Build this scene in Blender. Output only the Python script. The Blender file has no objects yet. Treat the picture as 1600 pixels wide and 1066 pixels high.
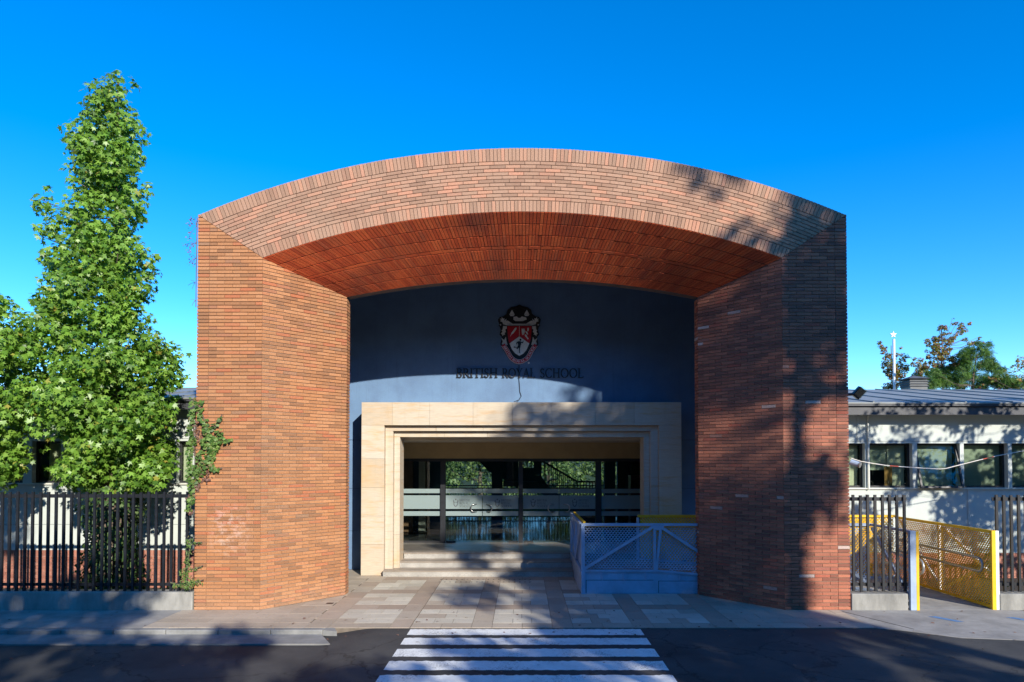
import bpy, math, random
import numpy as np
from mathutils import Vector, Matrix

random.seed(7)
rng = np.random.default_rng(7)
S = bpy.context.scene
COL = S.collection

# ------------------------------------------------------------------ camera, sky, sun, exposure
F, D, H, PITCH, CX = 1066.67, 13.33, 2.9, math.radians(1.27), 816.0
CY = 720 - F * math.tan(PITCH)
cam = bpy.data.cameras.new('camera')
cam.sensor_width = 36; cam.lens = 24
cam.shift_x = (800 - CX) / 1600; cam.shift_y = (CY - 533) / 1600
cam.clip_start = 0.1; cam.clip_end = 2000
camo = bpy.data.objects.new('camera', cam); COL.objects.link(camo)
camo.location = (0, -D, H); camo.rotation_euler = (math.pi / 2 + PITCH, 0, 0)
S.camera = camo

SUN = Vector((0.487, -1.0, 0.478)).normalized()          # towards the sun
EL = math.asin(SUN.z); AZ = math.atan2(SUN.x, SUN.y)
w = bpy.data.worlds.new('World'); S.world = w; w.use_nodes = True
nt = w.node_tree; nt.nodes.clear()
sky = nt.nodes.new('ShaderNodeTexSky'); sky.sky_type = 'NISHITA'; sky.sun_disc = False
sky.sun_elevation = EL; sky.sun_rotation = AZ
sky.altitude = 2200; sky.air_density = 1.0; sky.dust_density = 0.0; sky.ozone_density = 3.0
hs = nt.nodes.new('ShaderNodeHueSaturation'); hs.inputs['Saturation'].default_value = 1.38; hs.inputs['Hue'].default_value = .505; hs.inputs['Value'].default_value = 1.23
bg = nt.nodes.new('ShaderNodeBackground'); bg.inputs['Strength'].default_value = 0.15
wo = nt.nodes.new('ShaderNodeOutputWorld')
nt.links.new(sky.outputs[0], hs.inputs['Color']); nt.links.new(hs.outputs[0], bg.inputs[0]); nt.links.new(bg.outputs[0], wo.inputs[0])
sl = bpy.data.lights.new('sun', 'SUN'); sl.energy = 4.2; sl.angle = math.radians(0.55); sl.color = (1.0, 0.93, 0.82)
so = bpy.data.objects.new('sun', sl); COL.objects.link(so)
so.rotation_euler = SUN.to_track_quat('Z', 'Y').to_euler(); so.location = (20, -40, 30)
S.view_settings.view_transform = 'Standard'; S.view_settings.look = 'None'
S.view_settings.exposure = 0.75; S.view_settings.gamma = 1.0; S.view_settings.use_curve_mapping = False
S.render.engine = 'CYCLES'
S.cycles.max_bounces = 8; S.cycles.transparent_max_bounces = 16
try: S.cycles.use_denoising = True
except Exception: pass

# ------------------------------------------------------------------ helpers
def P(px, py, Y):
    """the point of the vertical plane at depth Y that the photograph shows at pixel (px, py)"""
    a = (px - CX) / F; b = (CY - py) / F
    dy = math.cos(PITCH) - b * math.sin(PITCH); dz = math.sin(PITCH) + b * math.cos(PITCH)
    t = (Y + D) / dy
    return Vector((a * t, Y, H + dz * t))

class MB:
    def __init__(s): s.v = []; s.f = []; s.m = []
    def add(s, vs, fs, mi=0):
        o = len(s.v); s.v += [tuple(p) for p in vs]
        s.f += [tuple(i + o for i in f) for f in fs]; s.m += [mi] * len(fs)
    def box(s, x0, y0, z0, x1, y1, z1, mi=0):
        s.add([(x0,y0,z0),(x1,y0,z0),(x1,y1,z0),(x0,y1,z0),(x0,y0,z1),(x1,y0,z1),(x1,y1,z1),(x0,y1,z1)],
              [(0,3,2,1),(4,5,6,7),(0,1,5,4),(1,2,6,5),(2,3,7,6),(3,0,4,7)], mi)
    def bar(s, p, q, wdt, hgt, side=(0,1,0), mi=0):
        """box-section bar from p to q; wdt across, hgt along 'side'"""
        p = Vector(p); q = Vector(q); d = (q - p).normalized(); sd = Vector(side)
        sd = (sd - d * sd.dot(d)).normalized(); a = d.cross(sd)
        A = a * wdt / 2; B = sd * hgt / 2
        vs = [p-A-B, p+A-B, p+A+B, p-A+B, q-A-B, q+A-B, q+A+B, q-A+B]
        s.add(vs, [(0,3,2,1),(4,5,6,7),(0,1,5,4),(1,2,6,5),(2,3,7,6),(3,0,4,7)], mi)
    def tube(s, pts, r, n=8, mi=0, cap=True):
        pts = [Vector(p) for p in pts]
        rs = r if isinstance(r, (list, tuple)) else [r] * len(pts)
        base = len(s.v); prev = None
        for i, p in enumerate(pts):
            d = (pts[min(i+1, len(pts)-1)] - pts[max(i-1, 0)]).normalized()
            if prev is None: prev = d.orthogonal().normalized()
            a = (prev - d * prev.dot(d)).normalized(); prev = a; b = d.cross(a)
            for k in range(n):
                t = 2 * math.pi * k / n
                s.v.append(tuple(p + (a * math.cos(t) + b * math.sin(t)) * rs[i]))
        for i in range(len(pts) - 1):
            for k in range(n):
                k2 = (k + 1) % n
                s.f.append((base+i*n+k, base+i*n+k2, base+(i+1)*n+k2, base+(i+1)*n+k)); s.m.append(mi)
        if cap:
            s.f.append(tuple(base + k for k in reversed(range(n)))); s.m.append(mi)
            e = base + (len(pts)-1)*n
            s.f.append(tuple(e + k for k in range(n))); s.m.append(mi)
    def prism(s, poly, off, mi=0):
        """polygon (list of 3D points) pushed along off"""
        n = len(poly); off = Vector(off)
        a = [Vector(p) for p in poly]; b = [p + off for p in a]
        s.add(a + b, [tuple(range(n)), tuple(range(2*n-1, n-1, -1))] + [(i, i+n, (i+1)%n+n, (i+1)%n) for i in range(n)], mi)
    def mesh(s, name, mats, smooth=False):
        me = bpy.data.meshes.new(name); me.from_pydata(s.v, [], s.f)
        for m in (mats if isinstance(mats, (list, tuple)) else [mats]): me.materials.append(m)
        if any(s.m): me.polygons.foreach_set('material_index', s.m)
        if smooth: me.polygons.foreach_set('use_smooth', [True] * len(s.f))
        me.update()
        import bmesh
        bm = bmesh.new(); bm.from_mesh(me); bmesh.ops.recalc_face_normals(bm, faces=bm.faces); bm.to_mesh(me); bm.free()
        return me
    def build(s, name, mats, parent=None, label=None, cat=None, group=None, kind=None, bevel=0, smooth=False):
        o = link(s.mesh(name, mats, smooth), name, parent)
        tag(o, label, cat, group, kind)
        if bevel:
            b = o.modifiers.new('bevel', 'BEVEL'); b.width = bevel; b.segments = 2; b.limit_method = 'ANGLE'
        return o

def link(me, name, parent=None, mw=None):
    o = bpy.data.objects.new(name, me); COL.objects.link(o)
    if parent is not None:
        o.parent = parent
        if parent.parent is None and parent.type == 'EMPTY':
            o.matrix_parent_inverse = Matrix.Translation(-parent.location)
    if mw is not None: o.matrix_basis = mw
    return o
def tag(o, label=None, cat=None, group=None, kind=None):
    if label: o['label'] = label
    if cat: o['category'] = cat
    if group: o['group'] = group
    if kind: o['kind'] = kind
    return o
def thing(name, label, cat, loc=(0,0,0), group=None):
    o = bpy.data.objects.new(name, None); o.location = loc; o.empty_display_size = .2; COL.objects.link(o)
    return tag(o, label, cat, group)
def boxp(name, m, b, parent=None, bevel=0, **k):
    q = MB(); q.box(*b); return q.build(name, m, parent, bevel=bevel, **k)

# ------------------------------------------------------------------ materials
def N(nt, t, **k):
    n = nt.nodes.new(t)
    for a, b in k.items():
        if a in n.inputs: n.inputs[a].default_value = b
        else: setattr(n, a, b)
    return n
def new_mat(name):
    m = bpy.data.materials.new(name); m.use_nodes = True
    nt = m.node_tree; nt.nodes.clear()
    out = nt.nodes.new('ShaderNodeOutputMaterial'); p = nt.nodes.new('ShaderNodeBsdfPrincipled')
    nt.links.new(p.outputs[0], out.inputs[0])
    return m, nt, p, out
def ramp(nt, stops, interp='LINEAR'):
    r = nt.nodes.new('ShaderNodeValToRGB'); e = r.color_ramp.elements; r.color_ramp.interpolation = interp
    while len(e) < len(stops): e.new(0.5)
    for el, (pos, c) in zip(e, stops): el.position = pos; el.color = (*c, 1) if len(c) == 3 else c
    return r
def pos_noise(nt, scale, detail=5, rough=.6, stretch=None, src='Position'):
    g = nt.nodes.new('ShaderNodeNewGeometry'); v = g.outputs['Position']
    if stretch:
        mp = nt.nodes.new('ShaderNodeMapping'); mp.inputs['Scale'].default_value = stretch
        nt.links.new(v, mp.inputs[0]); v = mp.outputs[0]
    n = N(nt, 'ShaderNodeTexNoise', Scale=scale, Detail=detail, Roughness=rough)
    nt.links.new(v, n.inputs['Vector']); return n
def mixc(nt, a, b, fac, mode='MIX'):
    n = nt.nodes.new('ShaderNodeMix'); n.data_type = 'RGBA'; n.blend_type = mode
    for s, v in ((n.inputs[6], a), (n.inputs[7], b), (n.inputs[0], fac)):
        if isinstance(v, (int, float)): s.default_value = v
        elif isinstance(v, tuple): s.default_value = (*v, 1)
        else: nt.links.new(v, s)
    return n.outputs[2]
def math_(nt, op, a, b=0.5):
    n = nt.nodes.new('ShaderNodeMath'); n.operation = op
    for s, v in ((n.inputs[0], a), (n.inputs[1], b)):
        if isinstance(v, (int, float)): s.default_value = v
        else: nt.links.new(v, s)
    return n.outputs[0]
def maprange(nt, v, a, b, c=0., d=1.):
    n = nt.nodes.new('ShaderNodeMapRange')
    n.inputs[1].default_value = a; n.inputs[2].default_value = b; n.inputs[3].default_value = c; n.inputs[4].default_value = d
    nt.links.new(v, n.inputs[0]); return n.outputs[0]
def bump(nt, p, h, strength=.3, dist=.01):
    b = N(nt, 'ShaderNodeBump', Strength=strength, Distance=dist)
    nt.links.new(h, b.inputs['Height']); nt.links.new(b.outputs[0], p.inputs['Normal'])
def piece_random(nt):
    """one random value per piece, whether it is an object or an island of a joined mesh"""
    g = nt.nodes.new('ShaderNodeNewGeometry'); oi = nt.nodes.new('ShaderNodeObjectInfo')
    return math_(nt, 'FRACT', math_(nt, 'ADD', g.outputs['Random Per Island'], oi.outputs['Random']), 0)

def plain(name, c, rough=.6, var=.25, scale=6., metal=0., bmp=.15, fine=80., spec=.5, dirt=None, dirt_amt=.5, stretch=None):
    m, nt, p, out = new_mat(name)
    n = pos_noise(nt, scale, 6, .65, stretch)
    r = maprange(nt, n.outputs[0], .3, .7, 1 - var, 1 + var)
    v = N(nt, 'ShaderNodeMix', data_type='RGBA', blend_type='MULTIPLY')
    v.inputs[0].default_value = 1; v.inputs[6].default_value = (*c, 1)
    nt.links.new(r, v.inputs[7]); colr = v.outputs[2]
    if dirt:
        n3 = pos_noise(nt, scale * .4, 8, .7, stretch)
        colr = mixc(nt, colr, dirt, math_(nt, 'MULTIPLY', maprange(nt, n3.outputs[0], .45, .75), dirt_amt))
    nt.links.new(colr, p.inputs['Base Color'])
    p.inputs['Roughness'].default_value = rough; p.inputs['Metallic'].default_value = metal
    p.inputs['Specular IOR Level'].default_value = spec
    if bmp:
        n2 = pos_noise(nt, fine, 4, .6); bump(nt, p, n2.outputs[0], bmp, .006)
    return m

def brick_mat(name, stops, rough=.85, weather=(.16,.11,.085), wamt=.5, smear=False, wscale=1.1, soot=0.):
    m, nt, p, out = new_mat(name)
    r = ramp(nt, stops); nt.links.new(piece_random(nt), r.inputs[0])
    n = pos_noise(nt, wscale, 7, .62, (1, 1, .55))
    c = mixc(nt, r.outputs[0], weather, math_(nt, 'MULTIPLY', maprange(nt, n.outputs[0], .42, .68), wamt))
    n2 = pos_noise(nt, 42, 6, .7, (1, 1, 1.8))
    c = mixc(nt, c, maprange(nt, n2.outputs[0], .28, .72, .62, 1.35), 1.0, 'MULTIPLY')
    if soot:
        n5 = pos_noise(nt, .7, 6, .6, (1, 1, .4))
        c = mixc(nt, c, (.05, .04, .04), math_(nt, 'MULTIPLY', maprange(nt, n5.outputs[0], .5, .68), soot))
    if smear:
        g = nt.nodes.new('ShaderNodeNewGeometry'); sx = nt.nodes.new('ShaderNodeSeparateXYZ'); nt.links.new(g.outputs['Position'], sx.inputs[0])
        def win(v, a, b, c_, d): return math_(nt, 'MULTIPLY', maprange(nt, v, a, b), maprange(nt, v, c_, d, 1, 0))
        k = math_(nt, 'MULTIPLY', win(sx.outputs[0], -6.15, -5.9, -5.55, -5.2), win(sx.outputs[2], .95, 1.4, 1.75, 2.15))
        n3 = pos_noise(nt, 5.5, 6, .75, (1, 1, 1.6))
        k2 = math_(nt, 'MULTIPLY', k, maprange(nt, n3.outputs[0], .47, .62))
        n4 = pos_noise(nt, 3.0, 2)
        sc = mixc(nt, (.62, .38, .30), (.6, .46, .36), maprange(nt, n4.outputs[0], .4, .6))
        c = mixc(nt, c, sc, math_(nt, 'MULTIPLY', k2, .75))
        low = maprange(nt, sx.outputs[2], .0, .5, .35, 0.)   # splash dust on the lowest courses
        c = mixc(nt, c, (.45, .33, .24), math_(nt, 'MULTIPLY', low, maprange(nt, n2.outputs[0], .35, .65)))
    nt.links.new(c, p.inputs['Base Color']); p.inputs['Roughness'].default_value = rough
    p.inputs['Specular IOR Level'].default_value = .3
    bump(nt, p, n2.outputs[0], .35, .006)
    return m

def leaf_mat(name, stops, trans=.35, rough=.42):
    m, nt, p, out = new_mat(name)
    r = ramp(nt, stops); nt.links.new(piece_random(nt), r.inputs[0])
    n = pos_noise(nt, 1.3, 3)
    c = mixc(nt, r.outputs[0], maprange(nt, n.outputs[0], .3, .7, .75, 1.25), 1.0, 'MULTIPLY')
    nt.links.new(c, p.inputs['Base Color']); p.inputs['Roughness'].default_value = rough
    p.inputs['Specular IOR Level'].default_value = .4
    t = nt.nodes.new('ShaderNodeBsdfTranslucent')
    tc = mixc(nt, c, (1.3, 1.25, .45), 1.0, 'MULTIPLY'); nt.links.new(tc, t.inputs[0])
    mx = nt.nodes.new('ShaderNodeMixShader'); mx.inputs[0].default_value = trans
    nt.links.new(p.outputs[0], mx.inputs[1]); nt.links.new(t.outputs[0], mx.inputs[2]); nt.links.new(mx.outputs[0], out.inputs[0])
    return m

def glass_mat(name, tint=(.93,.97,.96), refl=1.0, rough=0.0):
    m = bpy.data.materials.new(name); m.use_nodes = True; nt = m.node_tree; nt.nodes.clear()
    out = nt.nodes.new('ShaderNodeOutputMaterial')
    t = N(nt, 'ShaderNodeBsdfTransparent'); t.inputs[0].default_value = (*tint, 1)
    g = N(nt, 'ShaderNodeBsdfGlossy', Roughness=rough)
    fr = N(nt, 'ShaderNodeFresnel', IOR=1.5)
    mx = nt.nodes.new('ShaderNodeMixShader')
    nt.links.new(math_(nt, 'MULTIPLY', fr.outputs[0], refl), mx.inputs[0])
    nt.links.new(t.outputs[0], mx.inputs[1]); nt.links.new(g.outputs[0], mx.inputs[2]); nt.links.new(mx.outputs[0], out.inputs[0])
    return m
def frost_mat(name, c, op):
    m, nt, p, out = new_mat(name)
    p.inputs['Base Color'].default_value = (*c, 1); p.inputs['Roughness'].default_value = .5
    t = N(nt, 'ShaderNodeBsdfTransparent'); t.inputs[0].default_value = (.9, .95, .95, 1)
    tl = N(nt, 'ShaderNodeBsdfTranslucent'); tl.inputs[0].default_value = (*c, 1)
    a = nt.nodes.new('ShaderNodeMixShader'); a.inputs[0].default_value = .4
    nt.links.new(p.outputs[0], a.inputs[1]); nt.links.new(tl.outputs[0], a.inputs[2])
    b = nt.nodes.new('ShaderNodeMixShader'); b.inputs[0].default_value = op
    nt.links.new(t.outputs[0], b.inputs[1]); nt.links.new(a.outputs[0], b.inputs[2]); nt.links.new(b.outputs[0], out.inputs[0])
    return m

M = {}
M['brick'] = brick_mat('brick_orange', [(0,(.27,.125,.06)),(.2,(.37,.165,.072)),(.5,(.43,.19,.08)),(.75,(.47,.22,.10)),(.92,(.42,.135,.06)),(1,(.31,.17,.095))], smear=True, wamt=.35, weather=(.25,.15,.085))
M['brick_arch'] = brick_mat('brick_weathered', [(0,(.28,.16,.105)),(.35,(.365,.21,.135)),(.68,(.40,.235,.155)),(.84,(.46,.235,.145)),(.96,(.50,.24,.15)),(1,(.31,.175,.115))], wamt=.5, weather=(.35,.23,.155))
M['brick_soffit'] = brick_mat('brick_red', [(0,(.50,.082,.030)),(.4,(.63,.110,.036)),(.8,(.72,.15,.048)),(1,(.54,.12,.05))], wamt=.5, weather=(.22,.05,.028), soot=.45)
M['brick_right_shaded'] = brick_mat('brick_shaded_red', [(0,(.20,.08,.055)),(.3,(.30,.11,.07)),(.6,(.38,.135,.08)),(.85,(.46,.17,.10)),(.93,(.40,.10,.06)),(.988,(.30,.14,.10)),(.992,(.50,.38,.33)),(1,(.50,.38,.33))], wamt=.4, weather=(.15,.085,.065), soot=.35)  # darker, redder copy of the pillar brick: the pillar's shade put into its colour
M['brick_base'] = brick_mat('brick_pinkish', [(0,(.30,.11,.075)),(.5,(.40,.16,.11)),(1,(.46,.20,.14))], wamt=.25)
M['mortar'] = plain('mortar', (.32,.25,.19), .95, .25, 5, fine=140)
M['mortar_dark'] = plain('mortar_dark', (.13,.095,.08), .95, .3, 5, fine=140)
M['mortar_base'] = plain('mortar_pale', (.5,.42,.36), .95, .2, 5)
def render_mat():
    m, nt, p, out = new_mat('blue_render')
    n = pos_noise(nt, 1.2, 7, .6); n2 = pos_noise(nt, 60, 4, .6); n3 = pos_noise(nt, 2.2, 7, .7, (3.2, 1, .22))
    c = mixc(nt, (.128,.222,.365), (.105,.178,.30), maprange(nt, n.outputs[0], .4, .65))
    c = mixc(nt, c, (.085,.135,.215), math_(nt, 'MULTIPLY', maprange(nt, n3.outputs[0], .55, .78), .5))
    c = mixc(nt, c, maprange(nt, n2.outputs[0], .3, .7, .9, 1.1), 1., 'MULTIPLY')
    nt.links.new(c, p.inputs['Base Color']); p.inputs['Roughness'].default_value = .85
    bump(nt, p, n2.outputs[0], .4, .006); return m
M['blue'] = render_mat()
M['roof_dark'] = plain('dark_ceiling', (.06,.06,.07), .9, .2, 2)
def stone_mat():
    m, nt, p, out = new_mat('banded_sandstone')
    r = ramp(nt, [(0,(.48,.39,.28)),(.3,(.51,.44,.335)),(.6,(.53,.46,.36)),(.85,(.49,.405,.30)),(1,(.55,.485,.39))]); nt.links.new(piece_random(nt), r.inputs[0])
    n = pos_noise(nt, 1.6, 6, .6, (1, 1, 7))
    n2 = pos_noise(nt, 9, 6, .7, (.5, 1, 6))
    c = mixc(nt, r.outputs[0], (.50,.28,.10), math_(nt, 'MULTIPLY', maprange(nt, n.outputs[0], .52, .72), .55))
    c = mixc(nt, c, maprange(nt, n2.outputs[0], .3, .7, .86, 1.12), 1.0, 'MULTIPLY')
    n3 = pos_noise(nt, 1.5, 7, .7, (5, 1, .35)); c = mixc(nt, c, (.34,.25,.16), math_(nt, 'MULTIPLY', maprange(nt, n3.outputs[0], .56, .8), .45))
    n4 = pos_noise(nt, .9, 4, .6); c = mixc(nt, c, (.62,.36,.10), math_(nt, 'MULTIPLY', maprange(nt, n4.outputs[0], .56, .72), .35))
    nt.links.new(c, p.inputs['Base Color']); p.inputs['Roughness'].default_value = .6
    bump(nt, p, n2.outputs[0], .08, .004); return m
M['stone'] = stone_mat()
def granite(name, c, dark, light, rough=.5):
    m, nt, p, out = new_mat(name)
    n = pos_noise(nt, 160, 3, .7); n2 = pos_noise(nt, 2.2, 6, .6)
    r = ramp(nt, [(.35, dark), (.5, c), (.65, light)]); nt.links.new(n.outputs[0], r.inputs[0])
    cc = mixc(nt, r.outputs[0], maprange(nt, n2.outputs[0], .3, .7, .75, 1.2), 1., 'MULTIPLY')
    nt.links.new(cc, p.inputs['Base Color']); p.inputs['Roughness'].default_value = rough
    return m
M['granite'] = granite('speckled_granite', (.36,.34,.30), (.16,.15,.14), (.55,.53,.48))
M['tread'] = granite('step_stone', (.30,.25,.20), (.2,.17,.14), (.4,.34,.28), .45)
def floor_mat():
    m, nt, p, out = new_mat('polished_floor')
    n = pos_noise(nt, 2, 5); p.inputs['Roughness'].default_value = .6; p.inputs['Specular IOR Level'].default_value = 0
    nt.links.new(mixc(nt, (.03,.03,.032), (.05,.048,.045), n.outputs[0]), p.inputs['Base Color'])
    gl = N(nt, 'ShaderNodeBsdfGlossy', Roughness=.07); gl.inputs[0].default_value = (.5,.55,.6,1)
    mx = nt.nodes.new('ShaderNodeMixShader'); mx.inputs[0].default_value = .33
    nt.links.new(p.outputs[0], mx.inputs[1]); nt.links.new(gl.outputs[0], mx.inputs[2]); nt.links.new(mx.outputs[0], out.inputs[0]); return m
M['polished'] = floor_mat()
M['landing'] = plain('landing_stone', (.20,.18,.155), .28, .25, 3, bmp=.03)
def paver(name, stops, dirt):
    m, nt, p, out = new_mat(name)
    r = ramp(nt, stops); nt.links.new(piece_random(nt), r.inputs[0])
    n = pos_noise(nt, 1.1, 8, .68); n2 = pos_noise(nt, 60, 5, .7)
    c = mixc(nt, r.outputs[0], dirt, math_(nt, 'MULTIPLY', maprange(nt, n.outputs[0], .42, .72), .65))
    c = mixc(nt, c, maprange(nt, n2.outputs[0], .3, .7, .8, 1.2), 1., 'MULTIPLY')
    n3 = pos_noise(nt, 7, 7, .72); c = mixc(nt, c, (.13,.11,.09), math_(nt, 'MULTIPLY', maprange(nt, n3.outputs[0], .58, .72), .5))
    g = nt.nodes.new('ShaderNodeNewGeometry'); vo = N(nt, 'ShaderNodeTexVoronoi', Scale=4.5); nt.links.new(g.outputs['Position'], vo.inputs['Vector'])
    c = mixc(nt, c, (.10,.09,.08), math_(nt, 'MULTIPLY', maprange(nt, vo.outputs['Distance'], .05, .09, 1., 0.), .45))
    nt.links.new(c, p.inputs['Base Color']); p.inputs['Roughness'].default_value = .7
    bump(nt, p, n2.outputs[0], .25, .004); return m
M['pave_light'] = paver('pale_paver', [(0,(.50,.46,.37)),(.5,(.56,.515,.42)),(1,(.60,.56,.46))], (.36,.33,.27))
M['pave_brown'] = paver('brown_paver', [(0,(.34,.265,.20)),(.5,(.385,.305,.235)),(1,(.43,.35,.27))], (.29,.24,.19))
M['pave_beige'] = paver('beige_paver', [(0,(.38,.32,.245)),(.5,(.43,.365,.285)),(1,(.47,.405,.32))], (.30,.255,.20))
M['joint'] = plain('paving_joint', (.16,.13,.10), .95, .3, 8)
M['concrete'] = plain('grey_concrete', (.30,.29,.27), .9, .25, 2.2, bmp=.5, fine=45, dirt=(.14,.135,.13), dirt_amt=.7)
M['curb'] = plain('curb_concrete', (.235,.235,.225), .9, .25, 2.5, bmp=.6, fine=40, dirt=(.12,.12,.12), dirt_amt=.8)
M['lowwall'] = plain('rough_cast_concrete', (.30,.295,.27), .95, .3, 3, bmp=.9, fine=38, dirt=(.10,.10,.095), dirt_amt=.75, stretch=(1,1,.35))
def asphalt_mat():
    m, nt, p, out = new_mat('asphalt')
    n = pos_noise(nt, 170, 4, .8); n2 = pos_noise(nt, .55, 8, .65); n3 = pos_noise(nt, 5, 6, .7)
    c = mixc(nt, (.026,.027,.029), (.062,.061,.058), maprange(nt, n2.outputs[0], .38, .7))
    c = mixc(nt, c, maprange(nt, n.outputs[0], .25, .75, .45, 1.7), 1., 'MULTIPLY')
    c = mixc(nt, c, (.02,.02,.02), math_(nt, 'MULTIPLY', maprange(nt, n3.outputs[0], .6, .72), .55))
    vor = N(nt, 'ShaderNodeTexVoronoi', Scale=28); g = nt.nodes.new('ShaderNodeNewGeometry'); nt.links.new(g.outputs['Position'], vor.inputs['Vector'])
    k = math_(nt, 'MULTIPLY', math_(nt, 'LESS_THAN', vor.outputs['Distance'], .1), maprange(nt, n3.outputs[0], .52, .6))
    c = mixc(nt, c, (.24,.23,.20), math_(nt, 'MULTIPLY', k, .6))
    nd = pos_noise(nt, 1.4, 5, .6); vv = nt.nodes.new('ShaderNodeVectorMath'); vv.operation = 'MULTIPLY_ADD'; vv.inputs[1].default_value = (.9,.9,.9)
    nt.links.new(nd.outputs[1], vv.inputs[0]); nt.links.new(g.outputs['Position'], vv.inputs[2])
    ve = N(nt, 'ShaderNodeTexVoronoi', Scale=.55); ve.feature = 'DISTANCE_TO_EDGE'; nt.links.new(vv.outputs[0], ve.inputs['Vector'])
    c = mixc(nt, c, (.012,.012,.012), maprange(nt, ve.outputs['Distance'], .004, .012, .8, 0.))
    np_ = pos_noise(nt, .35, 3, .5); c = mixc(nt, c, maprange(nt, np_.outputs[0], .42, .5, .8, 1.2), 1., 'MULTIPLY')
    nt.links.new(c, p.inputs['Base Color']); p.inputs['Roughness'].default_value = .82
    bump(nt, p, n.outputs[0], .7, .006); return m
M['asphalt'] = asphalt_mat()
def paint_mat():
    m, nt, p, out = new_mat('worn_white_road_paint')
    n = pos_noise(nt, 34, 8, .8); n2 = pos_noise(nt, 1.8, 5, .6)
    k = math_(nt, 'ADD', n.outputs[0], math_(nt, 'MULTIPLY', n2.outputs[0], .45))
    c = mixc(nt, (.80,.82,.80), (.12,.12,.12), maprange(nt, k, .77, .91))
    n4 = pos_noise(nt, 3.5, 6, .7); c = mixc(nt, c, maprange(nt, n4.outputs[0], .3, .75, 1.05, .78), 1., 'MULTIPLY')
    nt.links.new(c, p.inputs['Base Color']); p.inputs['Roughness'].default_value = .7
    bump(nt, p, n.outputs[0], .3, .004); return m
M['paint'] = paint_mat()
M['blue_paint'] = plain('blue_ground_paint', (.10,.22,.42), .8, .5, 9)
M['soil'] = plain('garden_soil', (.085,.065,.045), 1, .5, 6, bmp=.8, fine=20)
M['ground'] = plain('far_ground', (.12,.115,.09), 1, .4, .6)
M['white'] = plain('white_wall', (.50,.545,.51), .85, .06, 1.2, bmp=.25, fine=50, dirt=(.46,.50,.455), dirt_amt=.5)
M['trimw'] = plain('off_white_trim', (.62,.62,.54), .7, .1, 3)
M['black'] = plain('black_metal', (.014,.016,.020), .42, .3, 8, bmp=.05)
M['darkframe'] = plain('dark_window_frame', (.022,.022,.024), .45, .2, 6, bmp=0)
M['fascia'] = plain('dark_grey_fascia', (.05,.053,.06), .5, .25, 4, bmp=.05)
M['roofmetal'] = plain('grey_metal_roof', (.25,.265,.25), .55, .18, 1.4, metal=.05, bmp=.05, dirt=(.2,.21,.22))
M['vent'] = plain('vent_metal', (.10,.105,.105), .55, .2, 5)
M['ramp_blue'] = plain('blue_grey_paint', (.33,.42,.56), .5, .1, 4, bmp=.04, dirt=(.20,.24,.30), dirt_amt=.7)
M['yellow'] = plain('yellow_paint', (.80,.47,.012), .45, .12, 4, bmp=.04, dirt=(.55,.29,.02), dirt_amt=.4)
M['steel'] = plain('brushed_steel', (.55,.55,.54), .3, .1, 10, metal=1, bmp=0)
M['tube'] = plain('grey_tube', (.36,.36,.34), .4, .15, 10, metal=.6, bmp=0)
M['letter'] = plain('dark_bronze', (.025,.026,.03), .4, .2, 20, metal=.3, bmp=0)
M['crest_black'] = plain('crest_black', (.012,.012,.013), .5, .1, 10, bmp=0)
M['crest_red'] = plain('crest_red', (.56,.012,.024), .4, .1, 10, bmp=0)
M['crest_white'] = plain('crest_white', (.82,.83,.82), .45, .1, 10, bmp=0)
M['crest_grey'] = plain('crest_grey', (.68,.68,.66), .45, .15, 20, bmp=0)
M['glass'] = glass_mat('clear_glass', (.80,.88,.88), 1.0)
M['winglass'] = glass_mat('window_glass', (.80,.85,.80), .9)
M['frost'] = frost_mat('frosted_film', (.40,.50,.50), .86)
M['print'] = plain('grey_print', (.13,.15,.155), .6, .1, 10, bmp=0)
M['beam'] = plain('tan_beam_paint', (.46,.33,.16), .8, .1, 2)
M['tanwall'] = plain('brown_panel', (.22,.09,.04), .6, .25, 3, stretch=(3,3,.3))
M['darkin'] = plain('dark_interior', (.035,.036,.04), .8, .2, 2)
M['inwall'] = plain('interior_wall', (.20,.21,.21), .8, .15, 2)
M['column'] = plain('interior_column', (.42,.36,.29), .7, .1, 3)
M['blind'] = plain('cream_blind', (.80,.75,.60), .9, .12, 4, stretch=(9,1,.3))
M['blind_green'] = plain('green_grey_blind', (.46,.49,.42), .9, .12, 4)
M['wood'] = plain('varnished_board', (.50,.24,.055), .5, .25, 3, stretch=(6,6,.6))
M['redbox'] = plain('dark_red_lacquer', (.14,.02,.015), .4, .2, 3, bmp=0)
M['bark'] = plain('bark', (.13,.10,.075), .95, .4, 14, bmp=1, fine=24, stretch=(1,1,.25))
M['barkpale'] = plain('pale_bark', (.36,.34,.30), .9, .3, 14, bmp=.6, fine=24)
M['rope'] = plain('rope_white', (.70,.66,.60), .8, .2, 6)
M['ropered'] = plain('rope_red', (.55,.10,.06), .8, .2, 6)
M['cableblk'] = plain('black_cable', (.01,.01,.012), .5, .1, 6, bmp=0)
M['whitepaint'] = plain('white_gloss_paint', (.78,.79,.78), .4, .05, 6, bmp=0)
GREEN = [(0,(.055,.13,.014)),(.3,(.12,.25,.028)),(.65,(.185,.34,.042)),(.93,(.25,.41,.065)),(.975,(.22,.38,.06)),(1,(.40,.32,.06))]
M['leaf'] = leaf_mat('maple_leaf', GREEN, .34, .38)
M['leaf_shade'] = leaf_mat('broad_leaf', [(0,(.03,.07,.012)),(1,(.08,.15,.025))], .2)
M['ivy'] = leaf_mat('ivy_leaf', [(0,(.05,.11,.022)),(.5,(.10,.19,.035)),(.85,(.17,.26,.06)),(1,(.20,.15,.07))], .25, .5)
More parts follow.
